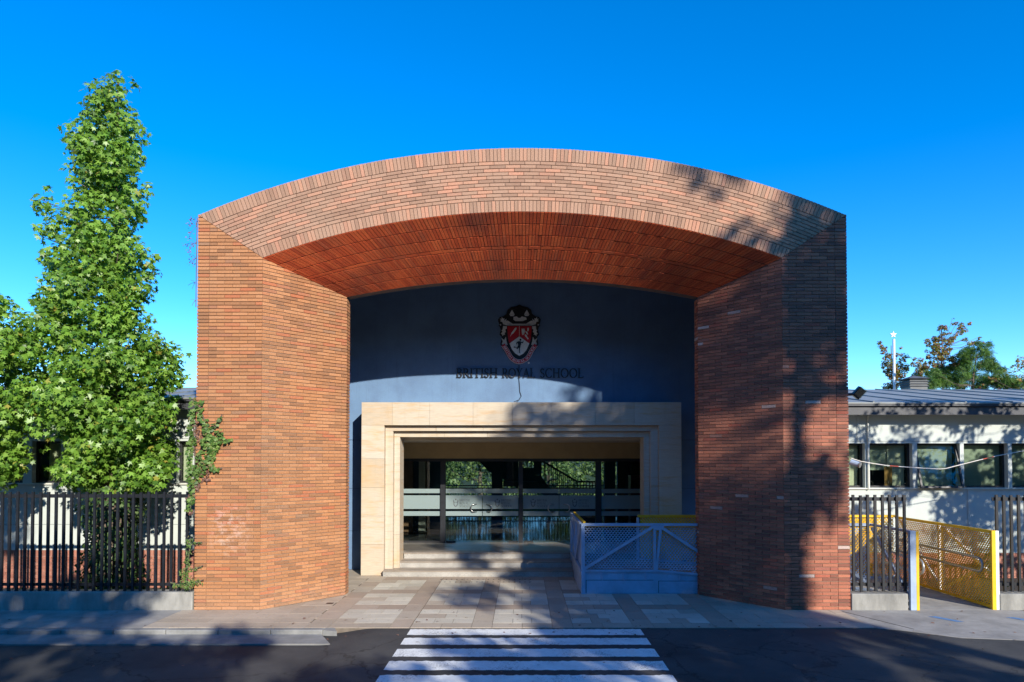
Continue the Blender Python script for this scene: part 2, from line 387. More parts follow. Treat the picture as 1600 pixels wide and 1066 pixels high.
M['ivy_dark'] = leaf_mat('old_ivy_leaf', [(0,(.028,.065,.018)),(.6,(.07,.135,.035)),(1,(.12,.18,.06))], .2, .5)
M['dry'] = leaf_mat('dry_creeper', [(0,(.12,.06,.05)),(1,(.26,.15,.11))], .15, .8)
M['autumn'] = leaf_mat('autumn_leaf', [(0,(.24,.09,.05)),(.3,(.34,.15,.06)),(.55,(.30,.25,.06)),(1,(.17,.26,.05))], .3, .5)
M['feather'] = leaf_mat('feathery_leaf', [(0,(.05,.12,.025)),(.5,(.10,.21,.04)),(1,(.19,.32,.06))], .3, .5)
M['rear'] = leaf_mat('rear_tree_leaf', [(0,(.05,.10,.03)),(.5,(.13,.20,.06)),(1,(.24,.30,.10))], .3, .5)

# ------------------------------------------------------------------ ground, road, pavements
def road_z(x):
    t = min(max((-2.55 - x) / .75, 0), 1); t = t * t * (3 - 2 * t)
    return -.012 - .085 * t
q = MB(); q.add([(-500,-500,-.36),(500,-500,-.36),(500,500,-.36),(-500,500,-.36)], [(0,1,2,3)])
q.build('ground', M['ground'], kind='structure')
q = MB(); xs = [-60,-12,-3.3,-3.15,-3.0,-2.85,-2.7,-2.55,2.2,12,60]; ys = [-14.5,-9,-6,-4,-2.6,-1.38]
for y in ys:
    for x in xs: q.v.append((x, y, road_z(x)))
for j in range(len(ys)-1):
    for i in range(len(xs)-1):
        a = j*len(xs)+i; q.f.append((a, a+1, a+1+len(xs), a+len(xs))); q.m.append(0)
road = q.build('road', M['asphalt'], kind='structure')
boxp('far_pavement', M['concrete'], (-60,-18.5,-.3,60,-14.5,-.005), kind='structure')
for y1, y0 in ((-1.47,-1.87),(-2.06,-2.47),(-2.70,-3.13),(-3.35,-3.78),(-4.00,-4.44),(-4.66,-5.1),(-5.32,-5.76)):
    q = MB(); n = 90
    xa = [-1.93 + 3.97 * i / n for i in range(n+1)]
    top = [(x, y1 + random.uniform(-.018,.018), -.008) for x in xa]; bot = [(x, y0 + random.uniform(-.012,.012), -.008) for x in xa]
    q.add(top + bot, [(i, i+n+1, i+n+2, i+1) for i in range(n)])
    q.build('crossing_stripe', M['paint'], road)
# stone pavement in front of and under the gateway
pav = boxp('stone_pavement', M['joint'], (-6.6,-1.40,-.3,6.15,4.93,-.010), kind='structure')
tile_cache = {}
def tile(x0, x1, y0, y1, mat, g=.004):
    wx, wy = round(x1-x0-2*g, 3), round(y1-y0-2*g, 3)
    key = (wx, wy, mat)
    if key not in tile_cache:
        b = MB(); b.box(-wx/2, -wy/2, -.02, wx/2, wy/2, 0)
        tile_cache[key] = b.mesh('paving_stone', M[mat])
    o = link(tile_cache[key], 'paving_stone', pav)
    o.location = ((x0+x1)/2, (y0+y1)/2, random.uniform(-.0015,.0015))
colx = [-3.38,-1.95,-.53,.89,2.31]; PW = 1.06
rows = [(-1.06,.06),(.50,1.64),(2.10,3.32)]
for x in colx:
    for (a, b) in rows:
        n = 3
        for j in range(n):
            y0, y1 = a+(b-a)*j/n, a+(b-a)*(j+1)/n
            cuts = [0, .36, .7, 1.06] if j % 2 == 0 else [0, .52, 1.06]
            for c0, c1 in zip(cuts, cuts[1:]): tile(x+c0, x+c1, y0, y1, 'pave_light' if random.random() < .84 else 'pave_beige')
    for (a, b) in ((-1.40,-1.06),(.06,.50),(1.64,2.10),(3.32,3.76)):
        for k in range(2): tile(x+PW*k/2, x+PW*(k+1)/2, a, b, 'pave_brown' if a > -1.2 else 'pave_beige')
bands = [(-3.78,-3.38)] + [(x+PW, x+1.42) for x in colx[:-1]] + [(3.37,3.77)]
for (x0, x1) in bands:
    y = -1.40
    while y < 3.7:
        y2 = min(y+.645, 3.76); tile(x0, x1, y, y2, 'pave_brown' if random.random() < .75 else 'pave_beige'); y = y2
q = MB()
def rest(x0, x1, y0, y1, w_, h_):
    y, r = y0, 0
    while y < y1 - .02:
        y2 = min(y+h_, y1); x = x0 - (w_/2 if r % 2 else 0)
        while x < x1:
            a, b = max(x, x0), min(x+w_, x1)
            if b - a > .03: q.box(a+.004, y+.004, -.03, b-.004, y2-.004, random.uniform(-.0015,.0015))
            x += w_
        y = y2; r += 1
rest(-6.6,-3.78,-1.40,3.76,.62,.36); rest(3.77,6.15,-1.40,3.76,.62,.36); rest(-6.6,6.15,3.76,4.92,.5,.4)
q.build('paving_stone', M['pave_beige'], pav, kind='stuff')
q = MB()
for r in range(2):
    for i in range(18):
        x, y = -1.98 + i*.128, 3.42 - r*.36 if i > 1 or r == 0 else 3.06
        q.tube([(x,y,-.001),(x,y,.006)], [.022,.016], 8)
q.build('tactile_stud', M['darkframe'], pav, kind='stuff')
boxp('drain_plate', M['darkframe'], (-3.98,.55,-.003,-3.84,.68,.003), pav)
# pavements either side, kerb and gutter
q = MB(); q.box(-60,-1.16,-.3,-6.6,.05,-.004); q.build('sidewalk', M['concrete'], kind='structure')
q = MB(); q.box(-60,-1.30,-.3,-6.6,-1.165,.0)
x = -60
kerb = MB()
q = MB()
pts = [(-60,-1.40),(-3.30,-1.40),(-3.05,-1.62),(-60,-1.62)]
k = MB()
for i in range(26):
    x0, x1 = -3.42 - .9*(i+1), -3.42 - .9*i
    k.box(x0+.004,-1.56,-.28,x1-.004,-1.404,.0+random.uniform(-.003,.003))
kb = k.build('kerb', M['curb'], kind='structure', bevel=.018)
q = MB(); q.prism([(-3.42,-1.404,-.001),(-3.26,-1.404,-.003),(-3.16,-1.62,-.012),(-3.42,-1.56,-.004)], (0,0,-.25)); q.build('kerb', M['curb'], kind='structure')
boxp('sidewalk_edge', M['concrete'], (-60,-1.40,-.3,-6.6,-1.165,-.001), kind='structure')
q = MB(); q.prism([(-60,-1.565,-.078),(-3.44,-1.565,-.076),(-3.12,-2.18,-.070),(-60,-2.22,-.084)], (0,0,-.1)); q.build('gutter', M['curb'], kind='structure')
q = MB(); q.prism([(6.155,-1.44,-.004),(6.45,-1.52,-.004),(7.2,-2.05,-.006),(8.4,-2.25,-.006),(60,-2.35,-.006),(60,.02,-.004),(6.155,.02,-.004)], (0,0,-.2))
sw = q.build('sidewalk', M['concrete'], kind='structure')
q = MB(); q.bar((6.16,-.1,-.003),(6.75,-1.5,-.003),.018,.006,(0,0,1)); q.build('expansion_joint', M['darkframe'], sw)
for (xa, ya) in ((7.55,-.55),(8.95,-.62)):
    q = MB(); q.add([(xa,ya,.0),(xa+.28,ya-.42,.0),(xa+.42,ya-.42,.0),(xa+.16,ya+.02,.0)], [(0,1,2,3)]); q.build('paint_mark', M['blue_paint'], sw)
boxp('garden_bed', M['soil'], (-60,.30,-.3,-6.40,3.0,-.12), kind='structure')
boxp('garden_bed', M['soil'], (9.35,.30,-.3,60,4.2,-.10), kind='structure')
boxp('ramp_court', M['concrete'], (6.155,.02,-.3,9.35,4.2,-.001), kind='structure')

# ------------------------------------------------------------------ the brick gateway
portal = thing('brick_gateway', 'large red brick gateway with a shallow arched top framing the school entrance', 'gateway', (0,0,0))
CZ, RO, RI = -6.85, 15.92, 14.65
XO, XI, XB, YB, YE = 6.38, 5.10, 3.82, 1.48, 1.76
RB = (3.82**2 + .39**2) / (2*.39); CB = 6.85 - RB           # back arch
zo = lambda x: CZ + math.sqrt(RO*RO - x*x)
zi = lambda x: CZ + math.sqrt(RI*RI - x*x)
zb = lambda x: CB + math.sqrt(RB*RB - x*x)
COURSE, BL = .0692, .304
REC = .016
def clip(poly, a, b, c):
    """keep a*u+b*v<=c"""
    out = []
    for i in range(len(poly)):
        p, r = poly[i], poly[(i+1) % len(poly)]
        dp, dr = a*p[0]+b*p[1]-c, a*r[0]+b*r[1]-c
        if dp <= 0: out.append(p)
        if dp*dr < 0:
            t = dp/(dp-dr); out.append((p[0]+(r[0]-p[0])*t, p[1]+(r[1]-p[1])*t))
    return out
def area(p): return .5*abs(sum(p[i][0]*p[(i+1)%len(p)][1]-p[(i+1)%len(p)][0]*p[i][1] for i in range(len(p))))
full_bricks = []                                # (matrix, length, height, material)
stuffs = {}                                     # material -> MB
def put_poly(poly, O, u, v, n, mat):
    pr = random.gauss(0, .0012)
    pts = [O + u*a + v*b + n*pr for a, b in poly]
    k = len(pts); base = [p - n*(REC + .02 + pr) for p in pts]
    s = stuffs.setdefault(mat, MB())
    s.add(pts + base, [tuple(range(k))] + [(i, i+k, (i+1)%k+k, (i+1)%k) for i in range(k)])
def field(O, u, v, n, W, edges, z0, z1, mat, corner=None, joint=.010, keep=False, shift=0.):
    O, u, v, n = map(Vector, (O, u, v, n)); r = 0; z = z0
    while z < z1:
        cells = []
        a0 = 0.
        if corner:
            cells.append((0, corner) if corner > 0 else (W+corner, W)); lo, hi = (corner, W) if corner > 0 else (0, W+corner)
        else: lo, hi = 0, W
        x = lo - (BL/2 if r % 2 else 0) - shift
        while x < hi:
            a, b = max(x, lo), min(x+BL, hi)
            if b-a > .03: cells.append((a, b))
            x += BL
        for a, b in cells:
            jz = .0135
            joint = .008
            rect = [(a+joint/2, z+jz/2), (b-joint/2, z+jz/2), (b-joint/2, z+COURSE-jz/2), (a+joint/2, z+COURSE-jz/2)]
            p = rect
            for e in edges: p = clip(p, *e) if p else p
            if len(p) < 3 or area(p) < 2e-4: continue
            if keep and len(p) == 4 and abs(area(p)-area(rect)) < 1e-7 and abs(b-a-BL) < 1e-6:
                c = O + u*((a+b)/2) + v*(z+COURSE/2)
                full_bricks.append((c, u, v, n, b-a-joint, COURSE-jz, mat))
            else: put_poly(p, O, u, v, n, mat)
        z += COURSE; r += 1
def line(p, q_):
    """half plane to the left of p->q kept on its lower side: returns (a,b,c) with a*u+b*v<=c for points below the line"""
    (x0, y0), (x1, y1) = p, q_
    a, b = -(y1-y0), (x1-x0)
    if b < 0: a, b = -a, -b
    return (a, b, a*x0 + b*y0)
# pillar fronts (u from the outer edge)
for sgn, mat in ((-1, 'brick'), (1, 'brick_right_shaded')):
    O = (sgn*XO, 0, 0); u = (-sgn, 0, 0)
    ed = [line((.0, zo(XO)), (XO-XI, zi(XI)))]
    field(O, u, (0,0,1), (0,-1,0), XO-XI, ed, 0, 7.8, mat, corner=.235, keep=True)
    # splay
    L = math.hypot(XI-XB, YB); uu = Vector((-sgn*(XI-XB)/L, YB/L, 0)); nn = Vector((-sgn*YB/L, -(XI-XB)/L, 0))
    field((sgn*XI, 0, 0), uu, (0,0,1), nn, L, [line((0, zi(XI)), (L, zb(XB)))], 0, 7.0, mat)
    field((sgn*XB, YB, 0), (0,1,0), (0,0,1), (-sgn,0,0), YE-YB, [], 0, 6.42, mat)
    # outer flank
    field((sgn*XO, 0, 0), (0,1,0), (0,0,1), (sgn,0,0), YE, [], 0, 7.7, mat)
# arch face: soldiers at both rims, eleven stretcher courses between
def arc_brick(r0, r1, t0, t1, mat, fo=None):
    tm = (t0+t1)/2; rm = (r0+r1)/2
    er = Vector((math.sin(tm), 0, math.cos(tm))); et = Vector((math.cos(tm), 0, -math.sin(tm)))
    c = Vector((0, 0, CZ)) + er*rm
    hl = (t1-t0)*rm/2 - .0045; hh = (r1-r0)/2 - .006
    poly = [(-hl,-hh),(hl,-hh),(hl,hh),(-hl,hh)]
    # mitre against the pillars
    for sg in (-1, 1):
        p0 = Vector((sg*XO, zo(XO))); p1 = Vector((sg*XI, zi(XI)))
        d = p1-p0; nx, nz = -d.y, d.x
        if (0-p0.x)*nx + (9-p0.y)*nz < 0: nx, nz = -nx, -nz        # points to the arch side
        ln = math.hypot(nx, nz); nx /= ln; nz /= ln
        a = -(nx*et.x + nz*et.z); b = -(nx*er.x + nz*er.z)
        cc = (c.x-p0.x)*nx + (c.z-p0.y)*nz - .006
        poly = clip(poly, a, b, cc) if poly else poly
    if len(poly) < 3 or area(poly) < 2e-4: return
    m = 'brick_arch'
    if len(poly) == 4 and abs(area(poly) - 4*hl*hh) < 1e-7 and hl > .13:
        full_bricks.append((c, et, er, Vector((0,-1,0)), 2*hl, 2*hh, m))
    else: put_poly(poly, c, et, er, Vector((0,-1,0)), m)
TT = math.asin(XO/RO) + .01
def ring(r0, r1, w_, off):
    rm = (r0+r1)/2; n = int(2*TT*rm/w_)+2; t = -TT - off*w_/rm
    while t < TT:
        arc_brick(r0, r1, t, t + w_/rm, 'brick_arch'); t += w_/rm
ring(RO-.265, RO, .0735, 0)
h_ = (RO-.265-(RI+.225))/11
for i in range(11): ring(RI+.225+i*h_, RI+.225+(i+1)*h_, BL, (.5 if i % 2 else 0) + .13*((i*7) % 5 == 0))
ring(RI, RI+.225, .0735, .3)
# soffit: six rows of soldiers with a ledge between the third and fourth
def sof(t, s):
    f = Vector((XI*t, 0, zi(XI*t))); b = Vector((XB*t, YB, zb(XB*t)))
    return f + (b-f)*s
NS = 140
ss = MB()
sbreaks = [0, .165, .325, .48, .53, .69, .845, 1.0]
for k in range(7):
    s0, s1 = sbreaks[k], sbreaks[k+1]; ledge = k == 3
    step = 4 if ledge else 1
    for i in range(0, NS, step):
        t0 = -1 + 2*i/NS; t1 = -1 + 2*(i+step)/NS; g = .07/NS*2.3; gs = .006
        c = [sof(t0+g, s0+gs), sof(t1-g, s0+gs), sof(t1-g, s1-gs), sof(t0+g, s1-gs)]
        n = (c[1]-c[0]).cross(c[3]-c[0]).normalized()
        if n.z > 0: n = -n
        pr = random.gauss(.0, .0012) + (-.001 if ledge else 0)
        if ledge: c = [p for p in c]
        top = [p + n*pr for p in c]; bot = [p - n*.03 for p in c]
        ss.add(top+bot, [(0,1,2,3),(0,4,5,1),(1,5,6,2),(2,6,7,3),(3,7,4,0)])
ss.build('soffit_brick', M['brick_soffit'], portal, kind='stuff')
# back lip of the arch
for i in range(0): pass
# cores in mortar
r_ = REC + .004
for sgn in (-1, 1):
    core = MB()
    L = math.hypot(XI-XB, YB); nn = Vector((-sgn*YB/L, -(XI-XB)/L, 0))
    pl = [(sgn*(XO-r_), r_), (sgn*(XI+.002), r_), (sgn*(XB+r_*1.3), YB+.004), (sgn*(XB+r_*1.3), YE), (sgn*(XO-r_), YE)]
    zt = [zo(XO)-.02, zi(XI)-.006, zb(XB)-.008, zb(XB)-.008, zo(XO)-.02]
    bot = [(x, y, -.05) for x, y in pl]; top = [(x, y, z) for (x, y), z in zip(pl, zt)]
    core.add(bot+top, [(0,1,2,3,4),(5,6,7),(5,7,8),(5,8,9)] + [(i,(i+1)%5,(i+1)%5+5,i+5) for i in range(5)])
    core.build('pillar_core', M['mortar'], portal)
core = MB(); n = 72
for i in range(n+1):
    t = -1 + 2*i/n; xo, xi, xb = XO*t, XI*t, XB*t
    f = sof(t, 0); b = sof(t, 1); up = Vector((0, .3, .95)).normalized()*.012
    core.v += [(xo*.9985, r_, zo(xo)-.012), tuple(f + Vector((0, r_, .012))), tuple(b + Vector((0, 0, .02))), (xb, YE, zb(xb)+.02), (xo*.9985, YE, zo(xo)-.012)]
for i in range(n):
    a, b = i*5, i*5+5
    for k in range(5): core.f.append((a+k, a+(k+1)%5, b+(k+1)%5, b+k)); core.m.append(0)
core.f += [(4,3,2,1,0), tuple(n*5+k for k in range(5))]; core.m += [0,0]
core.build('arch_core', M['mortar_dark'], portal)
# thin capping that weathers on the crown
# the 300 bricks that show largest become parts; the others stay joined
def proj_area(b):
    c, u, v, n, l, h, m = b
    d = c - camo.location; dist = d.length
    return l*h*abs(n.dot(d.normalized()))/dist**2
order = sorted(range(len(full_bricks)), key=lambda i: -proj_area(full_bricks[i]))
cache = {}
for rank, i in enumerate(order):
    c, u, v, n, l, h, m = full_bricks[i]
    if rank < 296:
        key = (round(l,3), round(h,3), m)
        if key not in cache:
            b = MB(); b.box(-l/2,-h/2,-REC-.02,l/2,h/2,0); cache[key] = b.mesh('brick', M[m])
        mw = Matrix((u, v, n)).transposed().to_4x4(); mw.translation = c + n*random.gauss(0,.0012)
        link(cache[key], 'brick', portal, mw)
    else: put_poly([(-l/2,-h/2),(l/2,-h/2),(l/2,h/2),(-l/2,h/2)], c, u, v, n, m)
for m, s in stuffs.items(): s.build('brickwork', M[m], portal, kind='stuff')

# ------------------------------------------------------------------ blue wall, roof over the recess, emblem and lettering
WY = 4.93
bw = thing('entrance_wall', 'dark blue rendered wall set back under the brick arch, carrying the crest', 'wall', (0, WY, 0))
q = MB(); tx = [-6.3 + 12.6*i/24 for i in range(25)]
q.prism([(-6.3,WY,3.462),(6.3,WY,3.462)] + [(x,WY,zo(x)-.16) for x in reversed(tx)], (0,.25,0)); q.build('upper_wall', M['blue'], bw)
for x0, x1 in ((-6.3,-3.42),(3.42,6.3)):
    for z0, z1 in ((0,1.03),(1.03,2.16),(2.16,3.454)):
        boxp('wall_panel', M['blue'], (x0, WY, z0+.004, x1, WY+.25, z1-.004), bw)
boxp('wall_backing', M['letter'], (-6.3, WY+.03, 0, -3.45, WY+.22, 3.46), bw)
boxp('wall_backing', M['letter'], (3.45, WY+.03, 0, 6.3, WY+.22, 3.46), bw)

q = MB()
for xa, xb in zip(tx, tx[1:]):
    za, zc = zo(xa)-.155, zo(xb)-.155
    q.add([(xa,YE-.1,za),(xb,YE-.1,zc),(xb,WY+.3,zc),(xa,WY+.3,za),(xa,YE-.1,za+.13),(xb,YE-.1,zc+.13),(xb,WY+.3,zc+.13),(xa,WY+.3,za+.13)],[(0,1,2,3),(4,7,6,5),(0,4,5,1),(3,2,6,7),(0,3,7,4),(1,5,6,2)])
q.build('barrel_roof', M['roof_dark'], bw)
boxp('unseen_side_wall', M['blue'], (-6.3, YE+.005, 0, -6.1, WY-.005, 7.55), bw)  # closing wall added out of view to darken the recess
boxp('unseen_side_wall', M['blue'], (6.1, YE+.005, 3.4, 6.3, WY-.005, 7.55), bw)

emb = thing('school_crest', 'red and white shield crest with scales and a ribbon, mounted on the blue wall', 'emblem', (0, WY, 4.7))
def E(x, y, off=0.):
    p = P(770 + x/9.27, 465 + y/9.27, WY); p.y = WY - .02 - off; return p
def plate(name, pts, mat, off, th=.02, parent=emb):
    q = MB()
    for poly in (pts if isinstance(pts[0][0], (list, tuple)) else [pts]):
        q.prism([E(x, y, off) for x, y in poly], (0, th, 0))
    return q.build(name, M[mat], parent)
backing = [(385,105),(430,128),(505,142),(556,182),(570,238),(620,275),(668,285),(694,320),(690,350),(672,400),(690,408),(668,425),(655,470),(672,540),(640,575),(648,620),(660,680),(640,720),(590,800),(530,890),(470,940),(385,962),(300,940),(240,890),(180,800),(130,720),(110,680),(122,620),(130,575),(98,540),(115,470),(102,425),(80,408),(98,400),(80,350),(76,320),(102,285),(150,275),(200,238),(214,182),(265,142),(340,128)]
plate('backing', backing, 'crest_black', .0, .02)
for sx in (1, -1):
    m_ = lambda pts: [(385 + sx*(x-385), y) for x, y in pts]
    plate('scale_pan', [m_([(278,182),(314,243),(243,243)]), m_([(240,248),(318,248),(300,272),(258,272)])], 'crest_grey', .022)
    plate('balance_arm', m_([(278,176),(385,128),(385,140),(284,190)]), 'letter', .022)
    plate('mantling', [m_([(290,385),(215,412),(150,390),(140,360),(105,345),(125,330),(102,312),(130,315),(128,288),(155,312),(170,300),(165,340),(200,310),(192,345),(215,338),(250,360)]),
                       m_([(212,420),(150,415),(140,470),(128,478),(140,500),(118,530),(135,535),(140,562),(160,540),(178,545),(172,515),(192,500),(180,470),(205,450)]),
                       m_([(190,570),(165,620),(125,590),(145,640),(130,680),(215,690),(200,640)]),], 'crest_grey', .022)
    plate('stud', m_([(103,395),(113,387),(122,395),(120,407),(108,409)]), 'crest_grey', .022)
plate('helmet', [(300,285),(345,278),(372,300),(398,300),(420,278),(485,295),(490,325),(465,330),(440,345),(330,345),(298,325)], 'crest_grey', .022)
plate('torse', [(240,385),(530,385),(545,415),(225,415)], 'crest_grey', .022)
plate('shield_rim', [(205,412),(567,412),(570,470),(560,600),(540,690),(500,770),(450,830),(385,860),(320,830),(270,770),(230,690),(212,600),(203,470)], 'crest_black', .026)
plate('shield_field', [(214,420),(558,420),(560,480),(552,590),(530,668),(385,560),(240,668),(222,590),(212,480)], 'crest_red', .044)
plate('shield_base', [(385,568),(528,672),(490,760),(445,815),(385,850),(325,815),(280,760),(242,672)], 'crest_white', .044)
plate('shield_line', [(382,420),(388,420),(388,560),(382,560)], 'crest_grey', .060)
plate('feather_charge', [[(325,446),(345,444),(340,470),(300,525),(262,552),(270,520)], [(262,552),(268,556),(256,570),(252,564)]], 'crest_white', .060)
plate('lion_charge', [[(416,450),(425,470),(440,450),(448,470),(462,455),(465,500),(455,530),(440,552),(425,545),(418,500)], [(500,450),(520,446),(522,475),(510,500),(500,490)],
      [(462,540),(490,550),(500,580),(520,600),(505,615),(490,590),(465,565)], [(470,490),(500,510),(512,540),(500,545),(480,520)]], 'crest_white', .060)
plate('runner_charge', [[(388,610),(402,602),(415,612),(412,630),(398,636),(386,626)], [(375,640),(405,640),(412,690),(370,700),(360,670)], [(375,640),(385,650),(355,668),(350,690),(338,680),(345,655)],
      [(405,645),(430,655),(438,630),(445,640),(436,670),(410,665)], [(365,700),(405,695),(395,740),(390,800),(402,812),(382,808),(380,745)], [(365,700),(385,715),(360,755),(325,730),(303,735),(308,715),(352,735)]], 'letter', .060)
def arc_pts(r, n=24):
    # ribbon centre line through the tails and the bottom of the shield
    key = [(150,690),(205,770),(260,868),(320,918),(385,935),(450,918),(512,868),(566,770),(622,690)]
    out = []
    for i in range(len(key)-1):
        p0 = key[max(i-1,0)]; p1 = key[i]; p2 = key[i+1]; p3 = key[min(i+2,len(key)-1)]
        for s in range(4):
            t = s/4
            out.append(tuple(.5*((2*b)+(-a+c)*t+(2*a-5*b+4*c-d)*t*t+(-a+3*b-3*c+d)*t**3) for a,b,c,d in zip(p0,p1,p2,p3)))
    out.append(key[-1]); return out
rib = arc_pts(0)
def ribbon(wd):
    L_, R_ = [], []
    for i, p in enumerate(rib):
        a = Vector(rib[max(i-1,0)]); b = Vector(rib[min(i+1,len(rib)-1)]); d = (b-a).normalized(); n = Vector((d.y,-d.x))
        L_.append(tuple(Vector(p)+n*wd)); R_.append(tuple(Vector(p)-n*wd))
    return L_ + R_[::-1]
plate('ribbon_edge', ribbon(32), 'crest_grey', .050)
ro = plate('ribbon', ribbon(26), 'crest_red', .058)
plate('registered_mark', [(520+14*math.cos(k), 948+14*math.sin(k)) for k in np.linspace(0,2*math.pi,10)[:-1]], 'crest_white', .0)

# letter shapes with serifs, drawn as strokes: unit height, returned as polygons
def stroke(p, q_, w_):
    d = Vector(q_) - Vector(p); n = Vector((-d.y, d.x)).normalized()*w_/2; p, q_ = Vector(p), Vector(q_)
    return [tuple(p+n), tuple(q_+n), tuple(q_-n), tuple(p-n)]
def arc(cx, cy, rx, ry, a0, a1, w0, w1=None, n=10):
    out = []; w1 = w1 or w0
    f = lambda t: (cx+rx*math.cos(t), cy+ry*math.sin(t))
    for i in range(n):
        t0, t1 = a0+(a1-a0)*i/n, a0+(a1-a0)*(i+1)/n
        wa = lambda t: w0*abs(math.cos(t)) + w1*abs(math.sin(t))
        p0, p1 = f(t0), f(t1); a, b = wa(t0)/2, wa(t1)/2
        c0, s0, c1, s1 = math.cos(t0), math.sin(t0), math.cos(t1), math.sin(t1)
        out.append([(p0[0]+a*c0,p0[1]+a*s0),(p1[0]+b*c1,p1[1]+b*s1),(p1[0]-b*c1,p1[1]-b*s1),(p0[0]-a*c0,p0[1]-a*s0)])
    return out
TH, tn, pi = .135, .065, math.pi
def serif(x, y, w_=.3): return stroke((x-w_/2, y), (x+w_/2, y), .05)
def glyph(ch):
    if ch == 'I': return .34, [stroke((.17,0),(.17,1),TH), serif(.17,.02), serif(.17,.98)]
    if ch == 'T': return .74, [stroke((.37,0),(.37,.97),TH), stroke((.03,.965),(.71,.965),tn), stroke((.05,.8),(.05,.97),.05), stroke((.69,.8),(.69,.97),.05), serif(.37,.02)]
    if ch == 'H': return .86, [stroke((.17,0),(.17,1),TH), stroke((.69,0),(.69,1),TH), stroke((.17,.52),(.69,.52),tn)] + [serif(x,y) for x in (.17,.69) for y in (.02,.98)]
    if ch == 'L': return .64, [stroke((.17,0),(.17,1),TH), stroke((.05,.03),(.6,.03),tn), stroke((.59,0),(.6,.2),.05), serif(.17,.98)]
    if ch == 'B': return .66, [stroke((.17,0),(.17,1),TH), stroke((.05,.03),(.35,.03),.06), stroke((.05,.97),(.33,.97),.06), stroke((.17,.53),(.35,.53),.06)] + arc(.33,.75,.19,.22,-pi/2,pi/2,TH,.06) + arc(.36,.28,.21,.25,-pi/2,pi/2,TH,.06)
    if ch == 'R': return .74, [stroke((.17,0),(.17,1),TH), serif(.17,.02), stroke((.05,.97),(.33,.97),.06), stroke((.17,.48),(.35,.48),.06), stroke((.36,.48),(.68,.02),TH), serif(.67,.02,.2)] + arc(.33,.725,.2,.245,-pi/2,pi/2,TH,.06)
    if ch == 'O': return .92, arc(.46,.5,.37,.48,0,2*pi,TH,.06,20)
    if ch == 'C': return .80, arc(.46,.5,.37,.48,pi*.28,pi*1.72,TH,.06,16) + [stroke((.70,.72),(.70,.95),.05), stroke((.70,.05),(.70,.28),.05)]
    if ch == 'Y': return .76, [stroke((.38,0),(.38,.48),TH), stroke((.1,.98),(.38,.46),TH), stroke((.66,.98),(.38,.46),tn), serif(.38,.02), serif(.1,.98,.22), serif(.66,.98,.22)]
    if ch == 'A': return .84, [stroke((.12,0),(.42,1),tn), stroke((.72,0),(.42,1),TH), stroke((.22,.36),(.62,.36),.06), serif(.12,.02,.22), serif(.72,.02,.24)]
    if ch == 'S': return .54, arc(.27,.745,.17,.225,pi*.15,pi*1.5,.10,.07) + arc(.27,.265,.19,.235,-pi*.85,pi*.5,.10,.07) + [stroke((.42,.75),(.42,.93),.05), stroke((.08,.08),(.08,.26),.05)]
    return .3, []
def word_width(s): return sum(glyph(c)[0] for c in s)
sign = thing('school_sign', 'dark raised letters reading BRITISH ROYAL SCHOOL below the crest', 'sign', (0, WY, 4.2))
for word, x0, x1, y0, y1 in (('BRITISH',712.5,778,576,590.2),('ROYAL',784.3,836.2,576,590.4),('SCHOOL',843.4,911.5,576.2,590.8)):
    a = P(x0, y1, WY); b = P(x1, y0, WY); sc = (b.x-a.x)/word_width(word); hz = b.z-a.z; x = a.x
    for i, c in enumerate(word):
        wd, polys = glyph(c); q = MB()
        for k, poly in enumerate(polys):
            q.prism([(x+px_*sc, WY-.045 - .0007*k, a.z+pz*hz) for px_, pz in poly], (0, .03, 0))
        q.box(x+wd*sc*.45, WY-.016, a.z+hz*.48, x+wd*sc*.55, WY, a.z+hz*.55)
        q.build('letter', M['letter'], sign); x += wd*sc
# ribbon lettering
lens = [0]
for i in range(1, len(rib)): lens.append(lens[-1] + math.dist(rib[i], rib[i-1]))
text = 'BRITISH ROYAL SCHOOL'; tot = word_width(text); q = MB(); scl = (lens[-1]-44)/tot; s_ = 22.
for c in text:
    wd, polys = glyph(c); mid = s_ + wd*scl/2
    i = max(j for j in range(len(lens)-1) if lens[j] <= mid); f_ = (mid-lens[i])/(lens[i+1]-lens[i])
    p = Vector(rib[i]).lerp(Vector(rib[i+1]), f_); d = (Vector(rib[i+1])-Vector(rib[i])).normalized(); up = Vector((d.y,-d.x))
    for k, poly in enumerate(polys):
        q.prism([E(*(p + d*((x-wd/2)*scl) + up*((y-.5)*32)), .062+.0002*k) for x, y in poly], (0,.004,0))
    s_ += wd*scl
q.build('ribbon_text', M['crest_white'], emb)
q = MB(); q.tube([P(811,570,WY-.03),P(810.5,590,WY-.015),P(811.5,600,WY-.02),P(812,612,WY-.012),P(814.5,619,WY-.02),P(811,625,WY-.05),P(803,628,WY-.2)], .009, 6)
tag(q.build('loose_cable', M['cableblk']), 'thin black cable hanging down the blue wall below the crest', 'cable')

